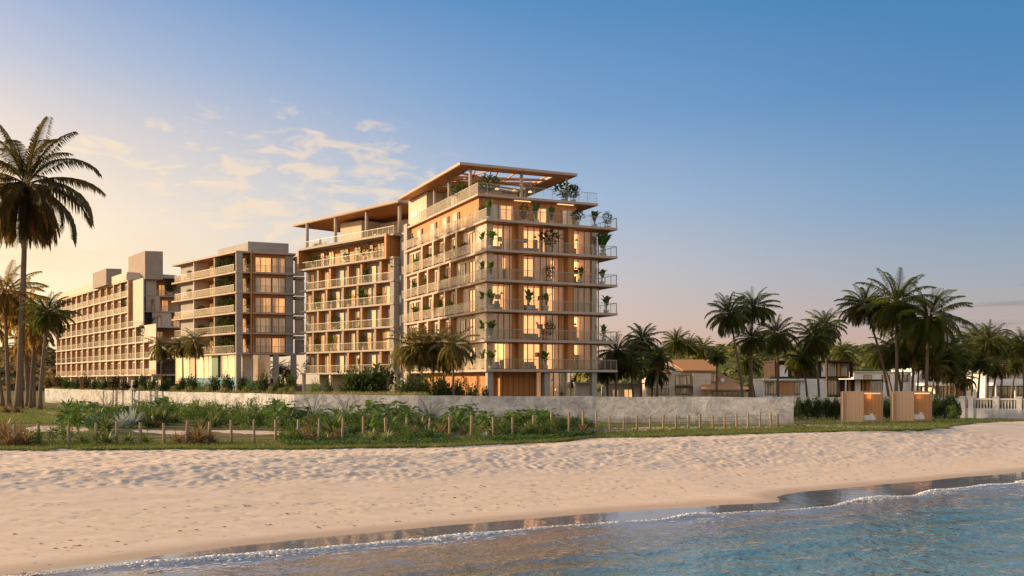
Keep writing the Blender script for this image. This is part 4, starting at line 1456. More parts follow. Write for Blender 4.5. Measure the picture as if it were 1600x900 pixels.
for fl in range(1, 6):
    for k, (px, d, kd, sc) in enumerate(((341, 1.2, 4, 1.5), (350, 1.4, 5, 2.2), (360, 1.3, 4, 1.6), (297 if fl > 3 else 314, 1.0, 3, 1.2))):
        x, y = LF3.xy(LF3.from_px(px, d), d)
        potted((x, y, LEV[fl]), kd, 'dark plant, %s on the %s deep sunlit balcony of the grey-boxed block' % (('third', 'second', 'first', 'fourth')[k], FLN[fl - 1]), 'plants on the deep balconies', sc, 1)
    x, y = RF3.xy(1.95, .8)
    potted((x, y, LEV[fl]), 4, 'slim plant beside the timber mast on the grey-boxed block\'s %s storey' % FLN[fl - 1], 'plants beside the timber mast', 1.1, 2)

# ------------------------------------------------------------------ far left block
P4 = (-68.6, 179.0); Q4 = (-113.0, 238.0)
F4 = Fr(P4, Q4)
far = thing('apartment_block', 'long far left block of repeated sunlit loggias with two rooftop boxes', 'apartment building', (P4[0], P4[1], 0))
s200 = F4.from_px(199); s217 = F4.from_px(217); s224 = F4.from_px(226)
starts = [-4.5, -3.6, s224 - 2, s217, s200, s200]
nb = 12
for i in range(7):
    st_ = starts[min(i, 5)]
    m = MB(); F4.box(m, st_, F4.L + 1.2 * (i < 4), 0, 15, LEV[i] - ST, LEV[i]); m.build('floor_slab', 'render_white', far)
m = MB(); F4.box(m, s200, F4.L, -.05, 15, LEV[6] + .002, LEV[6] + 1.5); m.build('parapet', 'render_white', far)
m = MB(); F4.box(m, -4.5, F4.L, .8, 1.0, LEV[0], LEV[3] - .01); F4.box(m, s217, F4.L, .8, 1.0, LEV[3], LEV[6] - ST - .002); m.build('wall', 'render_white', far)
bw = (F4.L - s200) / nb
for k in range(-2, nb + 1):
    s = s200 + bw * k
    top = LEV[6] - ST - .004 if k >= 0 else (LEV[3] if k == -1 else LEV[2]) - ST - .004
    m = MB(); F4.box(m, s - .28, s + .13, .05, .13, LEV[0] + .002, top)
    m.build('pier', 'render_white', far)
    m = MB(); F4.box(m, s - .25, s + .1, .132, .796, LEV[0] + .003, top - .002); F4.box(m, s + .102, s + 1.9, .70, .797, LEV[0] + .004, top - .003)
    m.build('timber_fin', 'wood_warm', far)
for i in range(6):
    for k in range(-2 if i < 2 else (-1 if i < 3 else 0), nb):
        s = s200 + bw * k
        window(far, F4, s + 2.3, s + 4.1, LEV[i] + .02, LEV[i] + 2.4, .798, 2, 'white_paint', 'room_dim' if (i * 5 + k * 3) % 7 else 'room_lit_far', (1, 2, 6, 0)[(i + k) % 4])
    railing(far, F4, starts[i] + .1, F4.L, .1, LEV[i], 1.05, 'rail_fluted' if i in (0, 4, 5) else 'rail_glass', 1.6)
# grey end wall and stepped white boxes on the right
EW = Fr(F4.xy(s200, 0), (F4.xy(s200, 0)[0] + 5.2, F4.xy(s200, 0)[1] + 1.2))
m = MB(); EW.box(m, 0.02, 3.6, .3, 12, LEV[4] - ST, LEV[6] - .02); m.build('end_wall', 'render_grey', far)
m = MB(); EW.box(m, -.2, 5.0, 0, 13, LEV[6] + .004, LEV[6] + 1.1); m.build('parapet', 'render_white', far)
m = MB(); EW.box(m, 3.65, 10.2, 2.2, 10, 0, LEV[6] + .3); m.build('core_wall', 'render_grey', far)
m = MB(); EW.box(m, .3, 4.88, .9, 2.19, LEV[2] + .01, LEV[4] - .27); m.build('infill_wall', 'render_grey', far)
BX = [(5, 3.62, 5.5, -1.2, -.2, 9.3, 'render_white'), (4, 3.7, 6.2, -2.0, -1.0, 9.6, 'render_white'), (3, 4.9, 8.4, -2.6, -1.6, 9.8, 'render_white'), (2, 3.4, 5.4, -3.4, -2.4, 10.0, 'render_grey')]
for lv, a, b, d, d2, e_, mm in BX:
    zb_, zt_ = LEV[lv] + .003, LEV[lv + 1] - .303 + (.5 if lv == 5 else 0)
    m = MB(); EW.box(m, a, b, d, 2.19, zb_, zt_); m.build('stepped_box', mm, far)
    m = MB(); EW.box(m, b + .002, e_, d2, 2.18, zb_, zt_); m.build('timber_cladding', 'wood_warm', far)
    m = MB(); EW.box(m, a - .6, e_ + .5, d - .8, 2.15, LEV[lv] - .3, LEV[lv]); m.build('floor_slab', 'slab_concrete', far)
    window(far, EW, b + .3, b + 1.5, zb_, zb_ + 2.2, d2 - .003, 2, 'bronze_frame', 'room_warm' if lv != 2 else 'room_dim', 0)
    if lv in (3, 4): window(far, EW, a + 1.0, a + 1.7, zb_ + .1, zb_ + 2.3, d - .003, 1, 'bronze_frame', 'room_dim', 3)
    railing(far, EW, b + .1, e_ + .3, d2 - 1.2, LEV[lv], 1.05, 'rail_fluted', 1.2)
m = MB(); EW.box(m, 3.2, 9.8, -2.0, 2.15, LEV[6] + .21, LEV[6] + .42); m.build('roof_slab', 'slab_concrete', far)
m = MB(); EW.box(m, 3.0, 10.2, -.6, 2.15, 0, LEV[2] - .305); m.build('lower_wall', 'render_white', far)
m = MB(); F4.box(m, -4.0, F4.L - 2, 2.0, 2.2, 0, LEV[0] - ST - .003); m.build('ground_wall', 'render_grey', far)
for k in range(10):
    s = -3.5 + k * 8
    m = MB(); F4.box(m, s, s + .6, .5, 1.1, 0, LEV[0] - ST - .002); m.build('column', 'render_white', far)


def roofbox(px0, pxc, px1, Zc, ytop, label):
    xc = PX(pxc, Zc)
    f_l = Fr((xc, Zc), (xc - .60, Zc + .80))
    f_r = Fr((xc, Zc), (xc + .97, Zc + .24))
    a = f_l.from_px(px0); b = f_r.from_px(px1)
    zt = PZ(ytop, Zc)
    m = MB(); m.prism([(xc, Zc), f_r.xy(b, 0), (f_r.xy(b, 0)[0] - .6 * a, f_r.xy(b, 0)[1] + .8 * a), f_l.xy(a, 0)], LEV[6] - .1, zt)
    return m.build('rooftop_box', 'box_concrete', far)
roofbox(145, 166, 190, 197, 419.5, '')
roofbox(200.7, 226.6, 254.6, 186, 392, '')
for px, zl in ((194, 5), (195.5, 4), (238, 3), (264, 5), (268, 5), (223, 2)):
    s = F4.from_px(px, .8)
    x, y = F4.xy(s, .8) if px < 230 else EW.xy(EW.from_px(px, -2.0), -2.0)
    potted((x, y, LEV[zl] + (0 if px < 230 else -.09)), 4 if px != 238 else 5, 'climbing green plant near picture column %d of the far left block' % px if False else 'green plant at the far left block\'s stepped right end, %s' % {194: 'top loggia', 195.5: 'second loggia from the top', 238: 'before the stepped boxes', 264: 'on the upper timber terrace', 268: 'at the outer rail', 223: 'beside the third loggia row'}[px], 'plants at the far block end', 1.7, 2)

# ------------------------------------------------------------------ boundary wall
WALL = [(-73, 150), (-37.5, 107.4), (-19.5, 86.0), (-8, 81.5), (6.8, 78.0), (21.4, 73.0)]


def wallz(px, y, Zd):
    return PZ(y, Zd)


def wall_strip(pts, th, z0, ztop, m, name):
    mb = MB()
    for i in range(len(pts) - 1):
        f_ = Fr(pts[i], pts[i + 1])
        n = max(1, int(f_.L / 3))
        for j in range(n):
            a, b = f_.L * j / n, f_.L * (j + 1) / n
            zt = ztop + .03 * sin(i * 3 + j * 1.7)
            mb.hexa([f_.p(a, 0, z0), f_.p(b, 0, z0), f_.p(b, th, z0), f_.p(a, th, z0), f_.p(a, 0, zt), f_.p(b, 0, ztop + .03 * sin(i * 3 + (j + 1) * 1.7)), f_.p(b, th, ztop + .03 * sin(i * 3 + (j + 1) * 1.7)), f_.p(a, th, zt)])
    return mb


wt = wall_strip(WALL[3:], .28, -.1, 2.13, 'cement_wall', 'wall')
o = wt.build('boundary_wall', 'cement_wall')
tag(o, 'rough patchy grey cement wall running in front of the tall corner tower', 'wall')
wt = wall_strip(WALL[:4], .28, -.1, 2.18, 'cement_wall', 'wall')
o = wt.build('boundary_wall', 'cement_wall')
tag(o, 'long sunlit cement wall behind the bromeliads, left half of the boundary', 'wall')

# raised garden bed behind the left half of the wall
m = MB()
pts = [(-72.6, 150.8), (-37.0, 108.1), (-19.2, 86.7), (-7.9, 82.1), (-7.7, 90), (-22, 104), (-40, 130), (-70, 172)]
m.prism(pts, .0, 1.75)
o = m.build('garden_bed', 'turf'); tag(o, 'raised strip of soil behind the long sunlit wall', None, None, 'structure')

# ------------------------------------------------------------------ post fence
POSTS = [(22.5, 697), (61.5, 696.5), (107, 697), (150, 696), (182, 694.5), (220, 695), (256.5, 694.5), (292, 693), (327, 693), (362, 692), (397, 691.5), (431, 690.5), (465.5, 690), (498, 690), (535, 689), (568, 686), (603, 686), (635, 684.5), (671, 687), (703, 686), (736, 684.5), (771, 685), (801, 684.5), (833, 682), (862, 679.5), (889, 679), (911, 677), (932, 675), (953.3, 673.5), (974.7, 673), (995.3, 672.5), (1015.8, 672), (1036, 671.5), (1056.4, 671), (1075.6, 671), (1094.4, 670.5), (1114, 670), (1132.5, 669.5), (1151, 669), (1169.4, 668.5), (1187.5, 668), (1204.7, 667.5), (1216, 667.5)]
pf = thing('post_fence', 'row of short round timber posts along the planted strip, roped at its right end', 'fence', (0, 50, 0))
rp = random.Random(3)
tops = []
for i, (px, y) in enumerate(POSTS):
    Zd = EYE * F / (y - HOR); x = PX(px, Zd)
    h = 34.5 / F * Zd if px < 940 else 22.5 / F * Zd
    h *= rp.uniform(.94, 1.06)
    lx, ly = rp.uniform(-.04, .04), rp.uniform(-.04, .04)
    r = rp.uniform(.066, .082)
    m = MB(); m.tube([(x, Zd, -.2), (x + lx * .5, Zd + ly * .5, h * .5), (x + lx, Zd + ly, h - .02), (x + lx, Zd + ly, h)], [r * 1.05, r, r * .96, r * .8], 10)
    m.build('post', 'post_wood', pf, True)
    tops.append((x + lx * .6, Zd + ly * .6, h))
m = MB()
for fz in (.52, .80):
    for (xa, ya, ha), (xb, yb, hb) in zip(tops[27:], tops[28:]):
        m.tube([(xa, ya, ha * fz), ((xa + xb) / 2, (ya + yb) / 2, (ha + hb) / 2 * fz - .03), (xb, yb, hb * fz)], .010, 4, False)
m.build('rope', 'rope', pf)

# ------------------------------------------------------------------ palms


def frond(mb, p0, az_, el_, L, droop, nl, ll, wd=.035, curl=1.0, r=random, mat_off=0, wilt=1.0, lw=.058):
    """coconut frond: arching midrib with two rows of hanging leaflets"""
    x, y, z = p0
    n = 9
    pts = []
    a = el_
    st = L / n
    side = r.uniform(-.10, .10)
    for i in range(n + 1):
        pts.append((x, y, z, a, az_ + side * i / n * 2))
        k = i / n
        x += cos(a) * cos(az_ + side * k * 2) * st; y += cos(a) * sin(az_ + side * k * 2) * st; z += sin(a) * st
        a -= droop / n * (.4 + 1.2 * k)
        a = max(a, -1.5)
    mb.tube([q[:3] for q in pts], [wd * (1 - .85 * i / n) for i in range(n + 1)], 3, False)
    for j in range(nl):
        k = (j + .6) / nl
        k = .12 + .88 * k
        f_ = k * n
        i = min(n - 1, int(f_)); q = f_ - i
        P = [pts[i][c] * (1 - q) + pts[i + 1][c] * q for c in range(5)]
        prof = (min(1, (k - .08) / .2) ** .6) * (1 - max(0, k - .55) / .45 * .62)
        for sg in (-1, 1):
            l_ = ll * prof * r.uniform(.85, 1.1)
            fw = .55 + .5 * k + r.uniform(-.12, .12)      # sweep towards the tip
            ta = P[4] + sg * (pi / 2 - fw * .75)
            # leaflet direction: out sideways, dropping
            dr = .25 + wilt * (.55 + .5 * r.random())
            dx, dy, dz = cos(ta), sin(ta), sin(P[3]) * .45
            mid_ = (P[0] + dx * l_ * .45, P[1] + dy * l_ * .45, P[2] + (dz - dr * .18) * l_ * .45 + .01)
            e_ = (P[0] + dx * l_ * .8 * (1 - .15 * wilt), P[1] + dy * l_ * .8 * (1 - .15 * wilt), P[2] + (dz * .8 - dr * .75 * wilt) * l_)
            w_ = ll * lw
            cx, cy = cos(P[4]) * w_, sin(P[4]) * w_
            b = len(mb.v)
            mb.v += [(P[0] - cx, P[1] - cy, P[2]), (P[0] + cx, P[1] + cy, P[2] + sin(P[3]) * w_), (mid_[0] + cx, mid_[1] + cy, mid_[2]), (mid_[0] - cx, mid_[1] - cy, mid_[2]), e_]
            mb.f.append((b, b + 1, b + 2, b + 3)); mb.f.append((b + 3, b + 2, b + 4))


def crown_meshes(seed, R_=1.0, nf=24, nl=26, droopy=0.0, m_='palm_leaf', dead=6, up=1.45, lw=.062, dm=1.3):
    r = random.Random(seed)
    mb = MB(); md = MB()
    for i in range(nf):
        k = i / (nf - 1)
        e_ = up - (up + .95 + droopy) * k ** .9 + r.uniform(-.12, .12)
        az_ = i * 2.399 + r.uniform(-.25, .25)
        L = R_ * r.uniform(.95, 1.15) * (.82 + .3 * sin(pi * min(1, k + .15)))
        frond(mb, (cos(az_) * .03 * R_, sin(az_) * .03 * R_, -.02 * R_ * k), az_, e_, L, r.uniform(.8, 1.5) * (1 + (dm - 1) * min(1, k * 2.2)) * (1 + droopy * .4), nl, R_ * .31, R_ * .011, r=r, wilt=.5 + .6 * k, lw=lw)
    for i in range(dead):
        az_ = r.uniform(0, 2 * pi)
        frond(md, (cos(az_) * .03 * R_, sin(az_) * .03 * R_, -.04 * R_), az_, -.75 - r.uniform(0, .4), R_ * r.uniform(.6, .9), .7, max(10, nl - 8), R_ * .18, R_ * .012, r=r, wilt=1.3)
    # boot fibres and nuts at the heart
    mn = MB()
    mn.tube([(0, 0, -.14 * R_), (0, 0, -.05 * R_), (0, 0, .05 * R_)], [.030 * R_, .055 * R_, .03 * R_], 8)
    for i in range(9):
        az_ = r.uniform(0, 2 * pi); rr = .075 * R_
        x, y, z = cos(az_) * rr, sin(az_) * rr, -.07 * R_ - r.random() * .06 * R_
        s_ = .028 * R_
        mn.tube([(x, y, z - s_), (x, y, z - s_ * .5), (x, y, z + s_ * .3), (x, y, z + s_)], [s_ * .35, s_ * .95, s_, s_ * .35], 7)
    return mb.mesh('crown', m_), (md.mesh('dead_fronds', 'dead_frond') if dead else None), mn.mesh('crown_heart', 'trunk', True)


CROWN = [crown_meshes(101 + i, 1.0, 42 + i * 2, 30) for i in range(4)]
CROWN_D = [crown_meshes(201 + i, 1.0, 34, 30, .35, 'palm_leaf_dry', 9, 1.3) for i in range(2)]
CROWN_G = [crown_meshes(301 + i, 1.0, 30, 32, .1, 'palm_leaf_backlit', 4) for i in range(2)]
CROWN_BIG = crown_meshes(412, 1.0, 38, 66, .2, 'palm_leaf_olive', 14, 1.56, .040, 1.75)


def palm(px, yc, Zd, rpx, label, base=None, kind='n', group=None, rt=None, zb=0.0, rz=None, bend=.5, name='coconut_palm', idx=None):
    """palm whose crown centre is seen at (px, yc); base=(px) of the trunk's foot"""
    r = random.Random(int(px * 7 + yc))
    x, z = PX(px, Zd), PZ(yc, Zd)
    rr = rpx / F * Zd
    bx = PX(base if base is not None else px, Zd)
    t_ = thing(name, label, 'palm tree', (bx, Zd, zb), group)
    rt = rt or .0105 * (z + 8) + .02
    pts = []; rad = []
    n = 14
    yy = r.uniform(-.6, .6)
    for i in range(n + 1):
        k = i / n
        kk = k ** (1.0 + bend)
        pts.append((bx + (x - bx) * kk, Zd + yy * k * (1 - k), zb - .1 + (z - zb + .1) * k))
        rad.append(rt * (1.0 + .55 * max(0, 1 - k * 9) - .38 * k) * (1 + .035 * (i % 2)))
    MB().tube(pts, rad, 10).build('trunk', 'trunk', t_, True)
    C_ = {'n': CROWN, 'd': CROWN_D, 'g': CROWN_G, 'B': [CROWN_BIG]}[kind]
    cm, dm, hm = C_[(idx if idx is not None else r.randrange(100)) % len(C_)]
    loc = (x - bx, 0, z - zb)
    a = rz if rz is not None else r.uniform(0, 6.28)
    tv = .05 if kind == 'B' else .18
    tilt = (r.uniform(-tv, tv), r.uniform(-tv, tv), a)
    rr = (rr * r.uniform(.93, 1.07), rr * r.uniform(.93, 1.07), rr * (r.uniform(.85, 1.18) if kind != 'B' else 1.08))
    inst('crown', cm, t_, loc, sc=rr, rot=tilt)
    if dm: inst('dead_fronds', dm, t_, loc, sc=rr, rot=tilt)
    inst('crown_heart', hm, t_, loc, sc=rr, rot=tilt)
    return t_


palm(41, 285, 116, 99, 'tallest coconut palm of all, with a full dark crown, near the left edge', base=29, kind='B', rt=.40, bend=.15, rz=.9)
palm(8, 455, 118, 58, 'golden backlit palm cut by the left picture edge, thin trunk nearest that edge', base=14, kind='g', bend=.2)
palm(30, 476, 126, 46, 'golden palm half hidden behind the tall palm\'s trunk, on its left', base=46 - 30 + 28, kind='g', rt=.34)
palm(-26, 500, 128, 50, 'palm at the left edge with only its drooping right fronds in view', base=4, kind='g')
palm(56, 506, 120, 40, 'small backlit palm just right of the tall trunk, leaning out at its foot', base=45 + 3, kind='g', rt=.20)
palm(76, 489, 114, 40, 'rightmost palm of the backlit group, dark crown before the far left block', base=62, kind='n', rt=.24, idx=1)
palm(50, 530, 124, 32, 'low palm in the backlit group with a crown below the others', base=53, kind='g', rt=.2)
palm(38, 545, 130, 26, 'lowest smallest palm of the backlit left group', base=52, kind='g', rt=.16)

FG = 'slender palms in front of the left-centre block'
palm(252, 541, 132, 24, 'slender palm before the left-centre block, leftmost of the three', base=253, kind='d', group=FG, rt=.12, zb=1.7, bend=0)
palm(285, 538, 130, 24, 'slender palm before the left-centre block, middle one of the three', base=286, kind='d', group=FG, rt=.12, zb=1.7, bend=0)
palm(305, 534, 126, 25, 'slender palm before the left-centre block, rightmost and tallest of the three', base=306, kind='d', group=FG, rt=.12, zb=1.7, bend=0)
FG = 'shaggy palms in front of the corner tower'
for k, (px, y, r_, b, Zd) in enumerate(((642, 543, 28, 637, 91), (661, 548, 26, 655, 90), (676, 540, 30, 678, 91), (693, 551, 25, 693, 92), (708, 541, 30, 708.5, 88))):
    palm(px, y - 3, Zd, r_ * 1.4, 'shaggy drooping palm at the foot of the corner tower, %s from the left of five' % ORD[k + 1], base=b, kind='d', group=FG, rt=.11 if k < 4 else .14, bend=0)
for k, (px, y, r_, Zd) in enumerate(((435, 572, 16, 168), (450, 578, 18, 172), (428, 590, 14, 160))):
    palm(px, y, Zd, r_, 'small dark palm in the open gap left of the middle block, %s' % ('leftmost one', 'right one', 'lowest one')[k], kind='d', rt=.2)

RP = [  # px, crown y, radius px, trunk foot px, depth, kind, label
    (964, 548, 34, 962, 128, 'n', 'dark palm rising right beside the corner tower\'s slab ends'),
    (948, 575, 28, 950, 132, 'n', 'low dark palm half behind the tower\'s right ground floor column'),
    (1003, 531, 26, 1001, 140, 'n', 'palm left of the brown-roofed house with a clear round crown on the sky'),
    (985, 566, 26, 990, 130, 'n', 'low palm leaning between the tower and the brown-roofed house'),
    (1029, 556, 21, 1026, 138, 'n', 'palm over the left gable of the brown-roofed house, trunk curving left'),
    (1022, 578, 24, 1018, 146, 'n', 'low dark palm against the left bay window of the brown-roofed house'),
    (1056, 534, 20, 1058, 225, 'n', 'small distant palm behind the brown roof, left of three'),
    (1076, 539, 20, 1075, 230, 'n', 'small distant palm behind the brown roof, middle of three'),
    (1098, 545, 18, 1098, 235, 'n', 'small distant palm behind the brown roof, right of three'),
    (1121, 556, 17, 1120, 125, 'n', 'palm standing before the brown roof with a thin straight trunk'),
    (1139, 491, 30, 1161, 132, 'n', 'tall palm with the strongly leaning trunk right of the brown-roofed house'),
    (1177, 479, 31, 1171, 136, 'n', 'tallest palm of the cluster right of the brown-roofed house'),
    (1174, 529, 27, 1175, 134, 'n', 'shorter palm tucked under the tallest of its cluster, right of the brown house'),
    (1168, 566, 20, 1180, 150, 'n', 'low palm between the brown-roofed house and the dark-framed villa'),
    (1214, 522, 28, 1216, 138, 'n', 'palm before the left end of the dark-framed villa with a straight trunk'),
    (1254, 560, 26, 1262, 140, 'n', 'low spreading palm in front of the dark-framed villa\'s white wing'),
    (1272, 528, 29, 1280, 136, 'n', 'dense dark palm in front of the dark-framed villa'),
    (1289, 509, 27, 1293, 145, 'n', 'palm with a thin tall trunk before the dark-framed villa, above its neighbour'),
    (1316, 552, 19, 1316, 235, 'n', 'small palm behind the flat roof of the dark-framed villa'),
    (1351, 478, 34, 1390, 124, 'n', 'left palm of the tallest right-hand group, trunk leaning far to the left'),
    (1401, 474, 50, 1400, 120, 'n', 'biggest tallest palm of the right-hand group above the wooden cabins'),
    (1452, 496, 50, 1447, 118, 'n', 'broad heavy-crowned palm right of the tallest right-hand palm'),
    (1430, 528, 36, 1425, 128, 'n', 'palm filling the middle of the right-hand group under the two big crowns'),
    (1396, 545, 30, 1410, 132, 'd', 'low palm under the left side of the right-hand group'),
    (1375, 556, 22, 1396, 150, 'n', 'small palm at the left foot of the right-hand group before the hill'),
    (1473, 550, 34, 1462, 130, 'n', 'dark palm on the right flank of the right-hand group'),
    (1456, 572, 26, 1470, 126, 'd', 'lowest palm in the right-hand group between thin trunks'),
    (1500, 552, 26, 1494, 136, 'n', 'palm right of the big group, crown touching the next row'),
    (1486, 578, 22, 1484, 142, 'n', 'low dark palm standing behind the right-hand balustrade wall hedge'),
    (1522, 529, 25, 1517, 144, 'n', 'first palm of the right-hand row on the sky, counted from the big group'),
    (1546, 533, 27, 1542, 138, 'n', 'second palm of the right-hand row on the sky, before the white villa'),
    (1571, 541, 24, 1563, 146, 'n', 'third palm of the right-hand row, trunk leaning right'),
    (1597, 536, 26, 1601, 140, 'n', 'palm cut by the right picture edge'),
    (1533, 566, 22, 1528, 132, 'n', 'low palm before the left end of the white villa on the right'),
    (1558, 572, 20, 1550, 134, 'd', 'low shaggy palm before the middle of the white villa on the right'),
    (1588, 566, 20, 1580, 150, 'n', 'low palm by the right edge, in front of the white villa windows'),
    (1508, 590, 17, 1507, 128, 'd', 'smallest palm at the left end of the white villa, crown barely above the roof'),
]
for k, (px, y, r_, b, Zd, kd, lab) in enumerate(RP):
    palm(px, y, Zd, r_ * 1.15, lab, base=b, kind=kd, idx=k, rt=.18 if r_ < 40 else .24, bend=.45)
# bare leaning trunks between them carry crowns already counted; a few extra stems with small crowns
for k, (px, y, b) in enumerate(((1412, 556, 1408), (1437, 560, 1433), (1466, 566, 1455), (1482, 560, 1478))):
    palm(px, y, 134 + k * 3, 20, 'thin-stemmed young palm among the big right-hand trunks, %s from the left of four' % ORD[k + 1], base=b, kind='d', rt=.15, group='young palms among the right-hand trunks')

# ------------------------------------------------------------------ hills behind


def ridge(name, px0, px1, Zd, ys, dep, label, seed):
    n = 90; q = 26
    Xg = np.zeros((n, q)); Yg = np.zeros((n, q)); Zg = np.zeros((n, q))
    pxs = np.linspace(px0, px1, n)
    top = np.interp(pxs, [a for a, b in ys], [b for a, b in ys])
    for j in range(q):
        k = j / (q - 1)
        Zq = Zd + dep * k
        Xg[:, j] = (pxs - 800) / F * (Zd + dep * .5)
        Yg[:, j] = Zq
        Zg[:, j] = -1 + (EYE + (HOR - top) / F * (Zd + dep * .45) + 1) * (np.sin(np.pi * min(1, .02 + k * .98)) ** .8)
    Zg = Zg + (vnoise(Xg * .05, Yg * .06, seed) * 4 + vnoise(Xg * .16, Yg * .16, seed + 1) * 2) * np.clip(Zg / 6, 0, 1)
    o = grid_mesh(name, Xg, Yg, Zg, 'hill')
    tag(o, label, None, None, 'structure')
    # tree cover as one mass of leaf clumps
    r = random.Random(seed)
    m = MB()
    for c_ in range(2300):
        i = r.randrange(n - 1); j = r.randrange(0, q // 2 + 3)
        u, v = r.random(), r.random()
        x = Xg[i, j] * (1 - u) + Xg[i + 1, j] * u; y = Yg[i, j] * (1 - v) + Yg[i, j + 1] * v; z = Zg[i, j]
        s_ = r.uniform(1.4, 3.4)
        for l in range(16):
            th = r.uniform(0, 2 * pi); ph = r.uniform(-.1, 1.5)
            dx, dy, dz = cos(th) * cos(ph), sin(th) * cos(ph), sin(ph) * .8
            cx, cy, cz = x + dx * s_, y + dy * s_, z + dz * s_ + .2
            e_ = r.uniform(.35, .7) * s_ * .55
            tx, ty = -sin(th), cos(th)
            ux, uy, uz = -cos(th) * sin(ph), -sin(th) * sin(ph), cos(ph)
            a1 = r.uniform(0, 6.28)
            b = len(m.v)
            for t3 in range(5):
                an = a1 + t3 * 1.2566 + r.uniform(-.3, .3)
                ca, sa = cos(an) * e_ * r.uniform(.7, 1.2), sin(an) * e_
                m.v.append((cx + tx * ca + ux * sa, cy + ty * ca + uy * sa, cz + uz * sa + r.uniform(-.15, .15)))
            m.f.append((b, b + 1, b + 2, b + 3, b + 4))
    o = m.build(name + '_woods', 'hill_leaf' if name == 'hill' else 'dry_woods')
    tag(o, label + ', its dense low woodland', 'woodland', None, 'stuff')


ridge('hill', 900, 1900, 300, [(900, 585), (1000, 560), (1100, 552), (1180, 548), (1250, 544), (1330, 550), (1400, 552), (1480, 556), (1600, 560), (1900, 566)], 160, 'green wooded hill behind the villas on the right', 51)
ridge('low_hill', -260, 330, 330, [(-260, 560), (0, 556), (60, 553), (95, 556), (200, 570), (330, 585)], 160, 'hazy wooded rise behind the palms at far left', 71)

# ------------------------------------------------------------------ houses on the right


def gable(mb, x0, x1, y0, y1, ze, zr, over=.6, th=.18):
    """ridge runs along x"""
    ym = (y0 + y1) / 2
    for sg, ya in ((1, y0 - over), (-1, y1 + over)):
        k = over / ((y1 - y0) / 2)
        zl = ze - (zr - ze) * k
        mb.hexa([(x0 - over, ya, zl), (x1 + over, ya, zl), (x1 + over, ym, zr), (x0 - over, ym, zr), (x0 - over, ya, zl + th), (x1 + over, ya, zl + th), (x1 + over, ym, zr + th), (x0 - over, ym, zr + th)])


ZH = 178.0
hx = lambda px: PX(px, ZH)
h1 = thing('brown_roof_house', 'cream two-storey house with brown tiled gable roofs and tall dark windows', 'house', (hx(1080), ZH, 0))
HF = Fr((hx(1000), ZH), (hx(1170), ZH))
def hs(px): return hx(px) - hx(1000)
zt = lambda y: PZ(y, ZH)
m = MB(); m.box(hx(1041), hx(1113), ZH, ZH + 9, 0, zt(577)); m.build('wall', 'stone_cream', h1)
m = MB()
x0, x1 = hx(1041), hx(1056)
m.prism([(hx(1041), ZH + .2), (hx(1112), ZH + .2), (hx(1112), ZH + 8.8), (hx(1041), ZH + 8.8)], zt(576.8), zt(576)); m.build('wall_plate', 'stone_cream', h1)
m = MB()
m.hexa([(hx(1066), ZH - .9, zt(580)), (hx(1120), ZH - .9, zt(580)), (hx(1120), ZH + 4.5, zt(562.5)), (hx(1047), ZH + 4.5, zt(562.5)), (hx(1066), ZH - .9, zt(578.5)), (hx(1120), ZH - .9, zt(578.5)), (hx(1120), ZH + 4.5, zt(561)), (hx(1047), ZH + 4.5, zt(561))])
m.hexa([(hx(1120), ZH + 9.5, zt(578)), (hx(1047), ZH + 9.5, zt(578)), (hx(1047), ZH + 4.6, zt(562.5)), (hx(1120), ZH + 4.6, zt(562.5)), (hx(1120), ZH + 9.5, zt(577)), (hx(1047), ZH + 9.5, zt(577)), (hx(1047), ZH + 4.6, zt(561)), (hx(1120), ZH + 4.6, zt(561))])
m.build('roof', 'roof_tile', h1)
# cream gable face on the left
m = MB()
b = len(m.v)
m.v += [(hx(1041), ZH - .002, zt(577)), (hx(1066), ZH - .5, zt(580)), (hx(1047), ZH + 4.4, zt(563)), (hx(1040), ZH + 4.4, zt(574))]
m.f.append((0, 1, 2, 3)); m.build('gable_wall', 'stone_cream', h1)
m = MB(); m.box(hx(1081), hx(1109), ZH - 1.2, ZH - .003, 0, zt(583.5)); m.build('wall', 'stone_cream', h1)
m = MB(); m.box(hx(1008), hx(1045), ZH - .6, ZH + 7, 0, zt(582)); m.build('wall', 'stone_cream', h1)
m = MB()
m.hexa([(hx(1004), ZH - 1.6, zt(583)), (hx(1050), ZH - 1.6, zt(583)), (hx(1040), ZH + 3, zt(575)), (hx(1020), ZH + 3, zt(575)), (hx(1004), ZH - 1.6, zt(581.6)), (hx(1050), ZH - 1.6, zt(581.6)), (hx(1040), ZH + 3, zt(573.5)), (hx(1020), ZH + 3, zt(573.5))])
m.build('roof', 'roof_tile', h1)
m = MB(); m.box(hx(1104), hx(1160), ZH - 2.5, ZH + 5, 0, zt(610)); m.build('wall', 'stone_cream', h1)
m = MB()
m.hexa([(hx(1088), ZH - 4.2, zt(609)), (hx(1168), ZH - 4.2, zt(609)), (hx(1141), ZH + 1, zt(596)), (hx(1100), ZH + 1, zt(598)), (hx(1088), ZH - 4.2, zt(607.4)), (hx(1168), ZH - 4.2, zt(607.4)), (hx(1141), ZH + 1, zt(594.4)), (hx(1100), ZH + 1, zt(596.4))])
m.hexa([(hx(1128), ZH + .5, zt(597)), (hx(1156), ZH + .5, zt(597)), (hx(1132), ZH + 5, zt(584)), (hx(1122), ZH + 5, zt(584)), (hx(1128), ZH + .5, zt(595.6)), (hx(1156), ZH + .5, zt(595.6)), (hx(1132), ZH + 5, zt(582.6)), (hx(1122), ZH + 5, zt(582.6))])
m.build('roof', 'roof_tile', h1)
def hwin(p, px0, px1, y0, y1, d=-.003, n=3, room='room_dark', fm='dark_metal', cs=0):
    return window(p, HF, hs(px0), hs(px1), zt(y1), zt(y0), d, n, fm, room, cs)
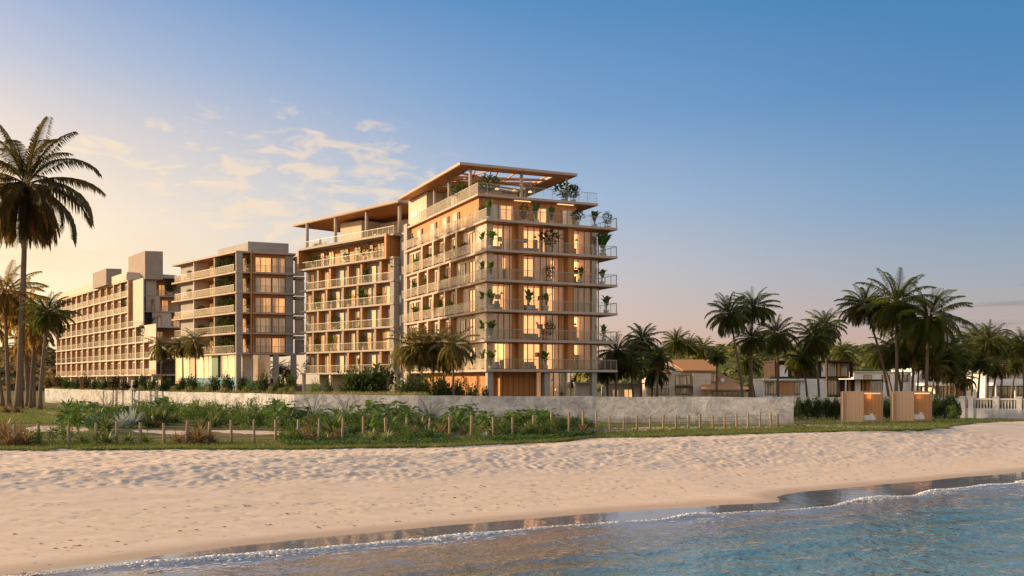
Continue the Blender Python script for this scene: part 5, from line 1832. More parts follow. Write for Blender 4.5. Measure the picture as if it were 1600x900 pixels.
hwin(h1, 1055, 1079, 586, 602, -.003, 4); hwin(h1, 1055, 1079, 606, 617, -.003, 4)
hwin(h1, 1011, 1030, 585, 603, -.603, 4, 'room_dark'); hwin(h1, 1032, 1044, 584, 602, -.603, 2); hwin(h1, 1011, 1044, 606, 617, -.603, 6)
hwin(h1, 1108, 1156, 612, 619, -2.503, 6); hwin(h1, 1110, 1119, 583, 597, -.003, 2)
m = MB(); m.box(hx(1054), hx(1080), ZH - 1.6, ZH - .14, zt(605.4), zt(603)); m.build('balcony', 'dark_metal', h1)
o = MB().tube([(hx(1124), ZH - 3, zt(599)), (hx(1124), ZH - 3.05, zt(594))], [.02, .02], 6)
m = MB(); m.tube([(hx(1124), ZH - 2.6, zt(594.2)), (hx(1124), ZH - 2.8, zt(594))], [.05, .35], 12); m.build('satellite_dish', 'white_paint', h1)

h2 = thing('dark_framed_villa', 'flat-roofed modern villa with dark timber upper storey and white ground floor', 'house', (hx(1260), ZH, 0))
m = MB(); m.box(hx(1212), hx(1333), ZH + 1, ZH + 10, zt(591.5), zt(589.5)); m.box(hx(1211), hx(1334), ZH + .2, ZH + 10, zt(565.5), zt(563.2))
m.box(hx(1211), hx(1213), ZH + .2, ZH + 1.4, zt(589.4), zt(565.6)); m.box(hx(1331.5), hx(1334), ZH + .2, ZH + 1.4, zt(589.4), zt(565.6)); m.build('dark_frame', 'wood_dark', h2)
m = MB(); m.box(hx(1213), hx(1331), ZH + 1.5, ZH + 9, zt(589.4), zt(565.6)); m.build('wall', 'wood_dark', h2)
for a, b, c_ in ((1221, 1234, 570), (1287, 1293, 566)):
    m = MB(); m.box(hx(a), hx(b), ZH + 1.2, ZH + 1.498, zt(588.5), zt(c_)); m.build('white_panel', 'white_paint', h2)
for a, b in ((1213.5, 1220), (1312, 1317)):
    m = MB(); m.box(hx(a), hx(b), ZH + 1.3, ZH + 1.498, zt(588.5), zt(567)); m.build('timber_screen', 'wood_warm', h2)
HB = Fr((hx(1000), ZH + 1.498), (hx(1170), ZH + 1.498))
window(h2, HB, hs(1294), hs(1311), zt(588.5), zt(566.5), 0, 5, 'dark_metal', 'room_dark', 3)
window(h2, HB, hs(1318), hs(1331), zt(588.5), zt(566.5), 0, 4, 'dark_metal', 'room_dark', 6)
m = MB(); m.box(hx(1190), hx(1257), ZH - 1.0, ZH + 8, 0, zt(594.5)); m.box(hx(1257.2), hx(1291), ZH, ZH + 8, 0, zt(592)); m.build('wall', 'white_paint', h2)
m = MB(); m.box(hx(1189), hx(1258), ZH - 1.8, ZH + 8, zt(594.4), zt(591.8)); m.build('roof_slab', 'white_paint', h2)
m = MB(); m.box(hx(1216), hx(1238), ZH - 1.15, ZH - 1.003, zt(617), zt(596.5)); m.build('timber_screen', 'wood_lining', h2)
hwin(h2, 1193, 1215, 597, 617, -1.003, 5); hwin(h2, 1239, 1247, 597, 617, -1.003, 2)
m = MB(); m.box(hx(1291.2), hx(1386), ZH + 2, ZH + 9, 0, zt(593)); m.build('wall', 'wood_dark', h2)
m = MB(); m.box(hx(1288), hx(1392), ZH - .4, ZH + 9, zt(592.8), zt(590.2) - .32); m.build('roof_slab', 'wood_dark', h2)
HC = Fr((hx(1000), ZH + 1.998), (hx(1170), ZH + 1.998))
window(h2, HC, hs(1294), hs(1318), zt(618), zt(594), 0, 5, 'dark_metal', 'room_dark', 4)
for a, b, mm in ((1341, 1350, 'white_paint'), (1352, 1356, 'wood_warm'), (1358, 1364, 'wood_warm'), (1330, 1334, 'wood_warm')):
    m = MB(); m.box(hx(a), hx(b), ZH + 1.7, ZH + 1.995, zt(618), zt(594)); m.build('wall_panel', mm, h2)
window(h2, HC, hs(1365), hs(1384), zt(618), zt(595), 0, 4, 'white_paint', 'room_dark', 3)
m = MB(); m.box(hx(1320), hx(1322), ZH - .2, ZH + .1, 0, zt(592.9)); m.build('post', 'white_paint', h2)

h3 = thing('white_annex', 'plain white flat-roofed building behind the villas, half hidden by palm trunks', 'house', (hx(1400), ZH + 14, 0))
Z3 = ZH + 14
q = lambda px: PX(px, Z3); zq = lambda y: PZ(y, Z3)
m = MB(); m.box(q(1334), q(1420), Z3, Z3 + 9, 0, zq(582)); m.box(q(1420.2), q(1468), Z3 - 2, Z3 + 9, 0, zq(577)); m.build('wall', 'white_paint', h3)
m = MB(); m.box(q(1332), q(1421), Z3 - .5, Z3 + 9, zq(581.8), zq(580.6)); m.box(q(1419), q(1470), Z3 - 2.5, Z3 + 9, zq(576.8), zq(575.5)); m.build('roof_slab', 'white_paint', h3)
H3 = Fr((q(1334), Z3), (q(1420), Z3))
for k in range(3):
    window(h3, H3, 2 + k * 3.6, 3.6 + k * 3.6, 3.2, 4.6, -.003, 2, 'dark_metal', 'room_dark', k)
H3b = Fr((q(1420), Z3 - 2), (q(1468), Z3 - 2))
window(h3, H3b, 1.6, 3.6, .3, 2.6, -.003, 2, 'dark_metal', 'room_dark', 1)

h4 = thing('low_pavilion', 'low pavilion with white roof edge and timber doors between thin palm trunks', 'house', (hx(1500), ZH + 4, 0))
Z4 = ZH + 4
q = lambda px: PX(px, Z4); zq = lambda y: PZ(y, Z4)
m = MB(); m.box(q(1466), q(1536), Z4, Z4 + 7, 0, zq(603)); m.build('wall', 'stone_cream', h4)
m = MB(); m.box(q(1455), q(1498), Z4 - 1.2, Z4 + 7, zq(602.8), zq(598.5)); m.build('roof_slab', 'white_paint', h4)
m = MB(); m.box(q(1498.2), q(1540), Z4 - 1.2, Z4 + 7, zq(604.5) + .05, zq(602.2)); m.build('roof_slab', 'wood_dark', h4)
H4 = Fr((q(1466), Z4), (q(1536), Z4))
for a, b, mm in ((1470, 1478, None), (1479, 1490, 'w'), (1494, 1503, 'w'), (1505, 1512, None)):
    sa_, sb_ = q(a) - q(1466), q(b) - q(1466)
    if mm:
        m = MB(); H4.box(m, sa_, sb_, -.08, -.003, .1, zq(605)); m.build('timber_door', 'wood_warm', h4)
    else:
        window(h4, H4, sa_, sb_, .1, zq(605), -.003, 2, 'dark_metal', 'room_dark', 0)

h5 = thing('white_villa', 'white two-storey villa with a strip of upper windows at the right picture edge', 'house', (hx(1580), ZH - 8, 0))
Z5 = ZH - 8
q = lambda px: PX(px, Z5); zq = lambda y: PZ(y, Z5)
m = MB(); m.box(q(1541), q(1560), Z5 + .4, Z5 + 8, 0, zq(583)); m.box(q(1560.2), q(1660), Z5 + 2, Z5 + 9, 0, zq(580)); m.build('wall', 'white_paint', h5)
m = MB(); m.box(q(1538), q(1561), Z5 - .4, Z5 + 8, zq(582.8), zq(578.6)); m.box(q(1560), q(1665), Z5 + 1.2, Z5 + 9, zq(579.8), zq(577)); m.box(q(1545), q(1665), Z5 - 2.4, Z5 + 1.9, zq(602.4), zq(598)); m.build('roof_slab', 'white_paint', h5)
H5 = Fr((q(1560.2), Z5 + 2), (q(1660), Z5 + 2))
for k in range(7):
    window(h5, H5, .6 + k * 1.25, 1.6 + k * 1.25, zq(591), zq(582), -.003, 1, 'dark_metal', 'room_dark', 0)
window(h5, H5, .6, 5.5, .3, zq(603.5), -.003, 5, 'dark_metal', 'room_dark', 1)
window(h5, H5, 6.2, 11, .3, zq(603.5), -.003, 4, 'dark_metal', 'room_dark', 3)
for px in (1546, 1576, 1640):
    m = MB(); m.box(q(px), q(px + 1.6), Z5 - 2.2, Z5 - 1.95, 0, zq(602.5)); m.build('column', 'white_paint', h5)

# small lit cream building behind the tower's ground floor, right
h6 = thing('garden_house', 'small cream garden house glimpsed past the tower\'s right ground floor column', 'house', (PX(975, 150), 150, 0))
q = lambda px: PX(px, 150); zq = lambda y: PZ(y, 150)
m = MB(); m.box(q(945), q(1004), 150, 156, 0, zq(600)); m.box(q(900), q(925), 150, 156, 0, zq(599)); m.build('wall', 'stone_cream', h6)
m = MB(); m.box(q(943), q(1006), 149.3, 156, zq(599.8), zq(597.8)); m.box(q(899), q(926), 149.3, 156, zq(598.8), zq(596.8)); m.build('roof_slab', 'render_white', h6)
H6 = Fr((q(945), 150), (q(1004), 150))
window(h6, H6, 1.0, 2.2, .3, 2.1, -.003, 2, 'bronze_frame', 'room_dim', 1); window(h6, H6, 3.0, 4.4, .3, 2.1, -.003, 2, 'bronze_frame', 'room_lit_far', 0)

# ------------------------------------------------------------------ low white garden walls right of the cement wall
lw = thing('white_garden_wall', 'low white garden wall behind the dark hedge, under the dark-framed villa', 'wall', (PX(1300, 92), 92, 0))
a, b = PX(1190, 96), PX(1512, 90)
WF = Fr((PX(1190, 96), 96), (PX(1508, 90), 90))
m = MB(); WF.box(m, 0, WF.L, 0, .2, 0, 1.72); m.build('wall', 'white_paint', lw)
m = MB(); WF.box(m, -.1, WF.L, -.06, .26, 1.722, 1.80); m.build('coping', 'white_paint', lw)
for px in (1283, 1385):
    s = WF.from_px(px)
    m = MB(); WF.box(m, s, s + .18, -.1, -.003, 0, 1.9); m.build('pier', 'white_paint', lw)

bw_ = thing('balustrade_wall', 'white balustrade wall with square piers and slim uprights at the right edge', 'wall', (PX(1550, 84), 84, 0))
BW = Fr((PX(1500, 86), 86), (PX(1668, 82), 82))
H_ = 1.9
m = MB(); BW.box(m, 0, BW.L, 0, .2, 0, .95); m.build('base_wall', 'white_shaded', bw_)
m = MB(); BW.box(m, 0, BW.L, -.02, .22, 1.72, 1.86); m.build('top_rail', 'white_shaded', bw_)
for px in (1503, 1516.5, 1556, 1592, 1630):
    s = max(0, BW.from_px(px) - .2)
    m = MB(); BW.box(m, s, s + .42, -.08, .28, .0, 1.92); BW.box(m, s - .05, s + .47, -.13, .33, 1.922, 2.02); m.build('pier', 'white_shaded', bw_)
s = .2
while s < BW.L - .2:
    m = MB(); BW.box(m, s, s + .09, .05, .15, .951, 1.719); m.build('baluster', 'white_shaded', bw_)
    s += .24

# ------------------------------------------------------------------ two wooden cabins


def cabin(px0, pxm, px1, ytop, ybase, label):
    Zc = EYE * F / (ybase - HOR)
    xc = PX(pxm, Zc)
    sL = .955
    SF = Fr((xc, Zc), (xc - .955, Zc + .296))      # boarded side running left and back
    OF = Fr((xc, Zc), (xc + .966, Zc + .26))       # open front running right
    wS = SF.from_px(px0); wO = OF.from_px(px1)
    h = PZ(ytop, Zc)
    t_ = thing('beach_cabin', label, 'cabin', (xc, Zc, .01), 'open-fronted timber beach cabins')
    d = 2.1
    # build with its own axes: along OF.u (x) and OF.v (y)
    def pl(s, q_): return OF.xy(s, q_)
    bl = SF.xy(wS, 0)
    def mixp(a, b_, k): return (a[0] + (b_[0] - a[0]) * k, a[1] + (b_[1] - a[1]) * k)
    A = (xc, Zc); Bp = OF.xy(wO, 0); Dp = bl; Cp = (Bp[0] + Dp[0] - A[0], Bp[1] + Dp[1] - A[1])
    z0 = .06
    def slab(z0_, z1_, name, mm, k0=0.0, grow=0.0):
        MB().prism([A, Bp, Cp, Dp], z0_, z1_).build(name, mm, t_)
    slab(z0, z0 + .14, 'floor', 'wood_cabin')
    slab(h - .10, h, 'roof', 'wood_cabin')
    th = .10
    def wallp(P, Q, name, mm, inset=0.0):
        f_ = Fr(P, Q)
        cx_, cy_ = (A[0] + Cp[0]) / 2, (A[1] + Cp[1]) / 2
        # inward side towards the centre
        if (f_.v[0] * (cx_ - P[0]) + f_.v[1] * (cy_ - P[1])) < 0: f_.v = (-f_.v[0], -f_.v[1])
        m = MB(); f_.box(m, inset, f_.L - inset, 0.003, th, z0 + .142, h - .102); m.build(name, mm, t_)
        m = MB(); f_.box(m, inset + .1, f_.L - inset - .1, th + .002, th + .02, z0 + .145, h - .105); m.build('inner_lining', 'wood_lining', t_)
        return f_
    wallp(A, Dp, 'side_wall', 'wood_cabin'); wallp(Bp, Cp, 'side_wall', 'wood_cabin'); wallp(Dp, Cp, 'back_wall', 'wood_cabin', .11)
    f_ = Fr(A, Bp)
    m = MB(); f_.box(m, 0, .09, -.01, .10, z0 + .142, h - .102); f_.box(m, f_.L - .09, f_.L, -.01, .10, z0 + .142, h - .102); m.build('front_frame', 'wood_cabin', t_)
    m = MB(); f_.box(m, .12, f_.L - .12, -.002, .03, h - .22, h - .12); m.build('lamp_strip', 'lamp_strip', t_)
    for k in range(3):
        m = MB(); f_.box(m, .3 + k * (f_.L - .9) / 2, .5 + k * (f_.L - .9) / 2, .2, 1.2, 0, z0 + .001); m.build('skid', 'wood_dark', t_)
    # the day bed inside: a thing of its own
    bd = thing('day_bed', 'grey cushioned day bed inside the ' + ('left' if px0 < 1350 else 'right') + ' beach cabin', 'day bed', (xc, Zc, z0 + .143), 'day beds in the cabins')
    x_, y_ = f_.xy(.25, .25)
    fb = Fr(f_.xy(.25, .2), f_.xy(f_.L - .3, .2))
    m = MB(); fb.box(m, 0, fb.L, 0, 1.5, z0 + .146, z0 + .36); m.build('base', 'cushion', bd)
    m = MB(); fb.box(m, .02, fb.L - .02, .02, 1.48, z0 + .362, z0 + .52); m.build('mattress', 'cushion', bd)
    m = MB(); fb.box(m, fb.L - .65, fb.L - .08, .1, .4, z0 + .523, z0 + .70); m.build('pillow', 'cushion', bd)
    m = MB(); fb.box(m, .15, .7, 1.0, 1.2, z0 + .523, z0 + .66); m.build('pillow', 'cushion', bd)
    ld = bpy.data.lights.new('cabin_lamp', 'POINT'); ld.energy = 32; ld.color = (1, .55, .22); ld.shadow_soft_size = .15
    lo = bpy.data.objects.new('cabin_lamp', ld); COL.objects.link(lo); lx, ly = f_.xy(f_.L / 2, .5); lo.location = (lx, ly, h - .4)


cabin(1313.5, 1348.5, 1379.5, 611.5, 660.5, 'open-fronted timber cabin with a grey bed inside, the left one of the two')
cabin(1392, 1427, 1456, 611.5, 659, 'open-fronted timber cabin with a grey bed inside, the right one, nearer the balustrade')

# ------------------------------------------------------------------ shrubs and hedges


def shrub_mesh(seed, n=1100, lobes=6, flat=.8, lf=.15, m_='shrub_leaf', wid=1.0):
    """unit shrub about 2 wide and 1.6 high: leaves through several uneven lobes"""
    r = random.Random(seed)
    m = MB()
    lb = []
    for i in range(lobes):
        th = i * 2.4 + r.uniform(-.3, .3); q_ = r.uniform(.1, .62) if i else 0
        lb.append((cos(th) * q_ * wid, sin(th) * q_, r.uniform(.35, .95) * flat if i else .8 * flat, r.uniform(.32, .55)))
    for i in range(n):
        cx_, cy_, cz_, R0 = lb[r.randrange(lobes)]
        th = r.uniform(0, 2 * pi); u = r.uniform(-.9, 1)
        q_ = R0 * (r.uniform(.45, 1.0) ** .5) * (1 + .25 * sin(th * 3 + cx_ * 9))
        s_ = sqrt(1 - u * u)
        x, y, z = cx_ + cos(th) * s_ * q_, cy_ + sin(th) * s_ * q_, max(.02, cz_ + u * q_)
        if r.random() < .06: x *= 1.15; y *= 1.15; z *= 1.12
        leaf_strip(m, (x, y, z), th + r.uniform(-1, 1), r.uniform(-.4, 1.3), lf * r.uniform(.7, 1.6), lf * .36, .8, 2, .15, [.6, 1, 0])
    return m.mesh('foliage', m_)


def stem_mesh(seed):
    r = random.Random(seed); m = MB()
    for i in range(6):
        a = i * 1.05; m.tube([(0, 0, 0), (cos(a) * .2, sin(a) * .2, .3), (cos(a) * .42, sin(a) * .42, .75)], [.035, .022, .008], 5, False)
    return m.mesh('stems', 'woody_stem')


SHR = [shrub_mesh(i, 1100) for i in range(3)]
SHRB = [shrub_mesh(10 + i, 1000, m_='shrub_leaf_brown') for i in range(2)]
SHRG = [shrub_mesh(20 + i, 900, 6, .75, .10, 'broad_leaf') for i in range(2)]
SHRD = [shrub_mesh(30 + i, 3600, 9, .9, .10) for i in range(2)]
STEM = stem_mesh(1)
GRN = [shrub_mesh(40 + i, 500, 5, .6, .12, 'grass_light') for i in range(2)]


def shrub(px, y0, y1, Zd, wpx, me, label, group=None, name='shrub', zb=None, cat='shrub'):
    x = PX(px, Zd); zb_ = PZ(y1, Zd) if zb is None else zb
    h = PZ(y0, Zd) - zb_
    t_ = thing(name, label, cat, (x, Zd, zb_), group, random.uniform(0, 6.28))
    sx = wpx / F * Zd / 2
    inst('foliage', me, t_, (0, 0, 0), 0, (sx, sx, h / 1.3))
    inst('stems', STEM, t_, (0, 0, 0), 0, (sx, sx, h / 1.3))
    return t_


def wallZ(px):
    """depth of the boundary wall at a picture column"""
    m_ = (px - 800) / F
    for (xa, ya), (xb, yb) in zip(WALL, WALL[1:]):
        den = (xb - xa) - m_ * (yb - ya)
        k = (m_ * ya - xa) / den
        if -1e-6 <= k <= 1 + 1e-6: return ya + k * (yb - ya)
    return 90


# hedge plants behind the long sunlit wall
k = 0
for px in list(range(76, 256, 15)):
    k += 1
    Zd = wallZ(px) + 3.5
    brown = k in (1, 2, 5, 8, 9, 13)
    shrub(px + random.uniform(-3, 3), 590 - 3 * (k % 3), 610, Zd, 24, SHRB[k % 2] if brown else SHR[k % 3], '%s shrub over the left sunlit wall, %s from the palms' % ('brownish' if brown else 'green', ORD[k]), 'shrubs over the left sunlit wall', zb=1.75)
k = 0
for px in list(range(262, 470, 19)):
    k += 1
    Zd = wallZ(px) + 3
    shrub(px + random.uniform(-3, 3), 588 - (5 if px > 340 else 0) - 2 * (k % 2), 612, Zd, 27, SHR[k % 3] if k % 4 else SHRG[0], 'leafy green shrub before the lit pavilion, %s from the left of the row' % ORD[k], 'shrubs before the lit pavilion', zb=1.75)
for j, px in enumerate((220, 250, 271, 295, 326, 352, 384, 405, 424, 438, 456)):
    shrub(px, 598, 613, wallZ(px) + 1.6, 20, GRN[j % 2], 'pale green low grass clump on top of the sunlit wall, %s from the left' % ORD[j + 1], 'pale clumps on the sunlit wall', 'grass_clump', 1.75, 'grass clump')
shrub(493, 584, 615, 100, 36, SHRG[1], 'leafy green shrub at the foot of the middle block\'s left end', None, zb=0.3)
shrub(512, 588, 615, 98, 26, SHR[1], 'dark shrub beside the middle block\'s thin white column', None, zb=0.3)
shrub(576, 567, 617, 96, 92, SHRD[0], 'large dark rounded bush hiding the middle block\'s ground floor', None, 'big_bush', 0, 'bush')
shrub(548, 580, 617, 95, 50, SHRD[1], 'dark bush adjoining the large rounded one on its left', None, 'big_bush', 0, 'bush')
for j, (px, y, w_) in enumerate(((634, 586, 50), (662, 584, 46), (690, 586, 50), (716, 592, 40), (742, 596, 34), (758, 602, 22))):
    shrub(px, y, 618, 86 + j * 1.5, w_, SHRD[j % 2] if j < 4 else SHR[j % 3], 'dark bush at the corner tower\'s foot behind the wall, %s from the left' % ORD[j + 1], 'bushes at the foot of the tower', 'bush', 0, 'bush')
j = 0
for px in (1248, 1262, 1277, 1292, 1306, 1321, 1385, 1399, 1462, 1476, 1490):
    j += 1
    Zd = 85.0
    shrub(px, 620 if px < 1450 else 617, 655, Zd, 25, SHRD[j % 2], 'dark hedge plant between the grey wall end and the balustrade, %s from the left' % ORD[j], 'hedge plants before the low white wall', 'hedge_plant', 0, 'hedge plant')
shrub(1488, 622, 657, 83.5, 22, SHRG[0], 'broad-leaved green bush at the left end of the balustrade wall', None, 'bush', 0, 'bush')
# low dark tops peeping over the right part of the cement wall
for j, px in enumerate((1120, 1131, 1160, 1184, 1196, 1210, 1222, 1234)):
    shrub(px, 616.5, 640, wallZ(px) + 2.2, 11, SHR[j % 3], 'small dark shrub top just over the cement wall\'s right end, %s from the left' % ORD[j + 1], 'shrub tops over the cement wall', 'shrub', 0)

# ------------------------------------------------------------------ planted strip


def rosette_mesh(seed, n=34, L=.75, wd=.075, m_='bromeliad_green', up0=1.45, up1=.15, droop=.9):
    r = random.Random(seed); m = MB()
    for i in range(n):
        k = i / (n - 1)
        az_ = i * 2.399 + r.uniform(-.2, .2)
        up = up0 + (up1 - up0) * k + r.uniform(-.1, .1)
        leaf_strip(m, (cos(az_) * .03, sin(az_) * .03, .02), az_, up, L * r.uniform(.8, 1.12), wd, droop * r.uniform(.6, 1.3), 4, .45, [.9, 1, .85, .5, 0])
    return m.mesh('leaves', m_)


def philo_mesh(seed, n=30, H=1.0, m_='broad_leaf'):
    """big-leaved clump: long stalks with broad lobed blades"""
    r = random.Random(seed); m = MB()
    for i in range(n):
        k = (i + .5) / n
        az_ = i * 2.399 + r.uniform(-.3, .3)
        up = 1.35 - 1.0 * k + r.uniform(-.1, .1)
        l_ = H * r.uniform(.55, .95)
        x, y, z = cos(az_) * cos(up) * l_, sin(az_) * cos(up) * l_, sin(up) * l_
        m.tube([(0, 0, 0), (x * .5, y * .5, z * .6), (x, y, z)], [.012, .010, .007], 3, False)
        leaf_strip(m, (x, y, z), az_ + r.uniform(-.3, .3), r.uniform(-.5, .35), H * r.uniform(.40, .62), H * .25, r.uniform(.4, 1.0), 4, .12, [.55, 1.05, .9, .5, 0])
    return m.mesh('leaves', m_)


def cycad_mesh(seed, n=22, m_='broad_leaf'):
    r = random.Random(seed); m = MB()
    for i in range(n):
        k = i / (n - 1)
        frond(m, (0, 0, .12), i * 2.399, 1.3 - 1.15 * k + r.uniform(-.1, .1), r.uniform(.85, 1.05), 1.0, 20, .20, .010, r=r, wilt=.35)
    m.tube([(0, 0, 0), (0, 0, .14)], [.10, .08], 8)
    return m.mesh('leaves', m_)


def yucca_mesh(seed):
    r = random.Random(seed); m = MB()
    for i in range(150):
        u = r.uniform(-.35, 1); az_ = r.uniform(0, 2 * pi)
        leaf_strip(m, (0, 0, .95), az_, math.asin(u), r.uniform(.55, .78), .028, .25, 2, .3, [.9, .8, 0])
    return m.mesh('leaves', 'bromeliad_green'), MB().tube([(0, 0, 0), (0, 0, 1.0)], [.09, .07], 8).mesh('stem', 'trunk')


PM = {
    'brom': ([rosette_mesh(i) for i in range(3)], 'bromeliad', 'narrow-leaved green bromeliad'),
    'silver': ([rosette_mesh(10 + i, 26, .8, .06, 'bromeliad_silver', 1.45, .5, .35) for i in range(2)], 'bromeliad', 'silver-blue stiff-leaved bromeliad'),
    'rust': ([rosette_mesh(20 + i, 46, .9, .05, 'bromeliad_rust', 1.45, .0, .9) for i in range(3)], 'bromeliad', 'rusty straw-coloured bromeliad'),
    'philo': ([philo_mesh(30 + i) for i in range(4)], 'philodendron', 'big-leaved green philodendron'),
    'pale': ([rosette_mesh(70 + i, 30, .75, .07, 'bromeliad_sunlit') for i in range(2)], 'bromeliad', 'pale yellow-green bromeliad'),
    'cycad': ([cycad_mesh(40 + i) for i in range(2)], 'cycad', 'feathery-leaved dark cycad'),
    'low': ([shrub_mesh(50 + i, 700, 6, .7, .10, 'broad_leaf') for i in range(3)], 'low_bush', 'low fine-leaved green bush'),
    'agave': ([rosette_mesh(60 + i, 30, .8, .055, 'bromeliad_green', 1.3, .1, .6) for i in range(2)], 'agave', 'spiky green agave'),
}
UH = {'brom': .46, 'pale': .46, 'silver': .55, 'rust': .58, 'philo': .80, 'cycad': .58, 'low': .80, 'agave': .52}
UW = {'brom': .62, 'pale': .62, 'silver': .62, 'rust': .80, 'philo': 1.0, 'cycad': .95, 'low': 1.0, 'agave': .75}
plant_seen = {}


def near_post(px, y):
    i = min(range(len(POSTS)), key=lambda q_: abs(POSTS[q_][0] - px))
    return i + 1


def plant(kind, px, yt, yb, wpx, extra=''):
    ms, nm, desc = PM[kind]; wpx *= 1.1
    Zd = EYE * F / (yb - HOR)
    x = PX(px, Zd)
    h = (yb - yt) / F * Zd / UH[kind]
    if kind in ('brom', 'rust', 'agave', 'silver', 'pale'): wpx = max(wpx, 1.75 * (yb - yt))
    elif kind != 'low': wpx = max(wpx, 1.4 * (yb - yt))
    w_ = wpx / F * Zd / 2 / UW[kind]
    h = min(h, (1.2 if kind in ('brom', 'rust', 'agave', 'silver', 'pale') else 1.9) * w_)
    row = 'front' if yb > 684 else ('middle' if yb > 668 else 'back')
    n = near_post(px, yb)
    key = (kind, row, n)
    plant_seen[key] = plant_seen.get(key, 0) + 1
    more = {1: '', 2: ', second there', 3: ', third there', 4: ', fourth there', 5: ', fifth there', 6: ', sixth there', 7: ', seventh there', 8: ', eighth there'}[min(8, plant_seen[key])]
    rel = 'by' if yb > 690 else 'behind'
    lab = '%s, %s row, %s fence post %d from the left%s' % (desc, row, rel, n, more)
    t_ = thing(nm, lab, nm.replace('_', ' '), (x, Zd, -.01), '%s plants in the planted strip' % nm.replace('_', ' '), random.uniform(0, 6.28))
    inst('leaves', random.choice(ms), t_, sc=(w_, w_, h))
    return t_


FEAT = [
    # left edge rusty clump
    ('rust', 5, 650, 690, 60), ('rust', 28, 660, 694, 52), ('rust', 40, 668, 697, 40), ('rust', -14, 660, 696, 50), ('rust', 14, 672, 698, 40),
    ('rust', 10, 634, 645, 34), ('rust', 28, 636, 645, 24),
    ('low', 86, 668, 692, 40), ('low', 58, 676, 697, 26), ('low', 104, 672, 693, 26),
    ('philo', 108, 632, 668, 40), ('philo', 122, 628, 662, 44), ('low', 118, 645, 678, 46), ('philo', 140, 640, 672, 40), ('low', 98, 655, 680, 24), ('philo', 152, 632, 658, 40),
    ('cycad', 168, 626, 650, 44), ('philo', 190, 636, 656, 40), ('low', 172, 640, 664, 40),
    ('silver', 148, 648, 668, 40), ('silver', 205, 645, 668, 44), ('brom', 165, 652, 676, 40), ('silver', 190, 650, 670, 34),
    ('low', 222, 632, 655, 44), ('cycad', 236, 624, 650, 40), ('philo', 250, 622, 650, 40), ('low', 262, 634, 660, 40), ('cycad', 276, 626, 652, 44), ('philo', 262, 628, 648, 36), ('brom', 250, 646, 664, 44), ('brom', 234, 650, 668, 28), ('rust', 234, 656, 667, 26), ('rust', 246, 658, 668, 24),
    ('agave', 130, 671, 694, 40), ('agave', 166, 664, 695, 46), ('agave', 200, 672, 692, 34), ('agave', 228, 677, 692, 34), ('low', 150, 676, 696, 24),
    ('rust', 310, 660, 694, 52), ('rust', 278, 674, 694, 34), ('rust', 296, 668, 692, 32), ('brom', 312, 652, 670, 30), ('rust', 330, 674, 694, 24),
    ('philo', 300, 632, 654, 36), ('low', 292, 640, 662, 36), ('cycad', 312, 630, 654, 36), ('low', 326, 636, 662, 34), ('brom', 334, 650, 668, 30), ('low', 346, 638, 662, 38), ('philo', 340, 634, 655, 34), ('rust', 322, 652, 662, 20),
    ('low', 366, 640, 664, 44), ('low', 384, 646, 672, 44), ('low', 360, 650, 668, 36), ('low', 404, 648, 672, 46), ('philo', 432, 628, 664, 46), ('philo', 446, 632, 672, 44), ('philo', 420, 640, 668, 34), ('low', 426, 654, 676, 30),
    ('agave', 440, 672, 686, 28), ('brom', 452, 676, 690, 24), ('rust', 478, 662, 676, 22), ('rust', 466, 678, 690, 20), ('rust', 520, 674, 690, 26), ('brom', 510, 680, 692, 22),
    ('cycad', 490, 628, 664, 50), ('rust', 504, 630, 652, 20), ('cycad', 540, 632, 660, 56), ('philo', 470, 636, 664, 40), ('philo', 516, 640, 672, 40), ('brom', 520, 648, 682, 46), ('philo', 562, 634, 668, 40), ('low', 500, 652, 676, 40), ('cycad', 530, 656, 682, 34),
    ('philo', 585, 628, 664, 48), ('philo', 608, 632, 668, 48), ('philo', 630, 630, 668, 52), ('philo', 598, 642, 674, 40), ('brom', 570, 644, 672, 40), ('philo', 645, 644, 672, 30),
    ('cycad', 672, 638, 668, 56), ('brom', 655, 652, 676, 36), ('brom', 690, 650, 674, 30), ('philo', 706, 636, 664, 40), ('philo', 726, 632, 664, 36), ('philo', 745, 644, 672, 30), ('brom', 752, 652, 674, 26),
    ('philo', 762, 644, 676, 36), ('brom', 776, 654, 682, 40), ('philo', 800, 644, 674, 40), ('cycad', 788, 660, 684, 40), ('philo', 818, 640, 672, 40), ('philo', 842, 644, 676, 40), ('philo', 855, 642, 670, 34), ('brom', 830, 658, 682, 34), ('cycad', 822, 662, 684, 30), ('low', 866, 656, 680, 30),
    ('rust', 872, 656, 674, 26), ('low', 886, 654, 672, 26), ('low', 900, 652, 670, 30), ('low', 915, 658, 670, 26), ('rust', 868, 668, 680, 16), ('low', 925, 661, 671, 20),
    ('low', 748, 672, 690, 26), ('agave', 756, 668, 684, 24),
]
for f_ in FEAT:
    plant(*f_)
rr = random.Random(77)
kinds = ['philo', 'low', 'philo', 'pale', 'cycad', 'brom', 'low', 'rust', 'pale', 'philo']
for i in range(120):
    px = rr.uniform(445, 925)
    yb = rr.uniform(666, 692) if px < 740 else rr.uniform(666, 685)
    if px > 860: yb = rr.uniform(664, 678)
    if 690 < px < 760 and yb > 683: continue
    kd = kinds[rr.randrange(len(kinds))] if yb < 678 else ('low', 'brom', 'pale', 'low', 'rust')[rr.randrange(5)]
    hh = rr.uniform(12, 20) if yb > 678 else rr.uniform(16, 26)
    if px > 860: hh *= .6
    plant(kd, px, yb - hh, yb, hh * rr.uniform(1.3, 1.9))
for i in range(62):
    px = rr.uniform(100, 445); yb = rr.uniform(648, 667)
    plant(('low', 'philo', 'pale', 'cycad', 'brom')[rr.randrange(5)], px, yb - rr.uniform(16, 27), yb, rr.uniform(26, 40))
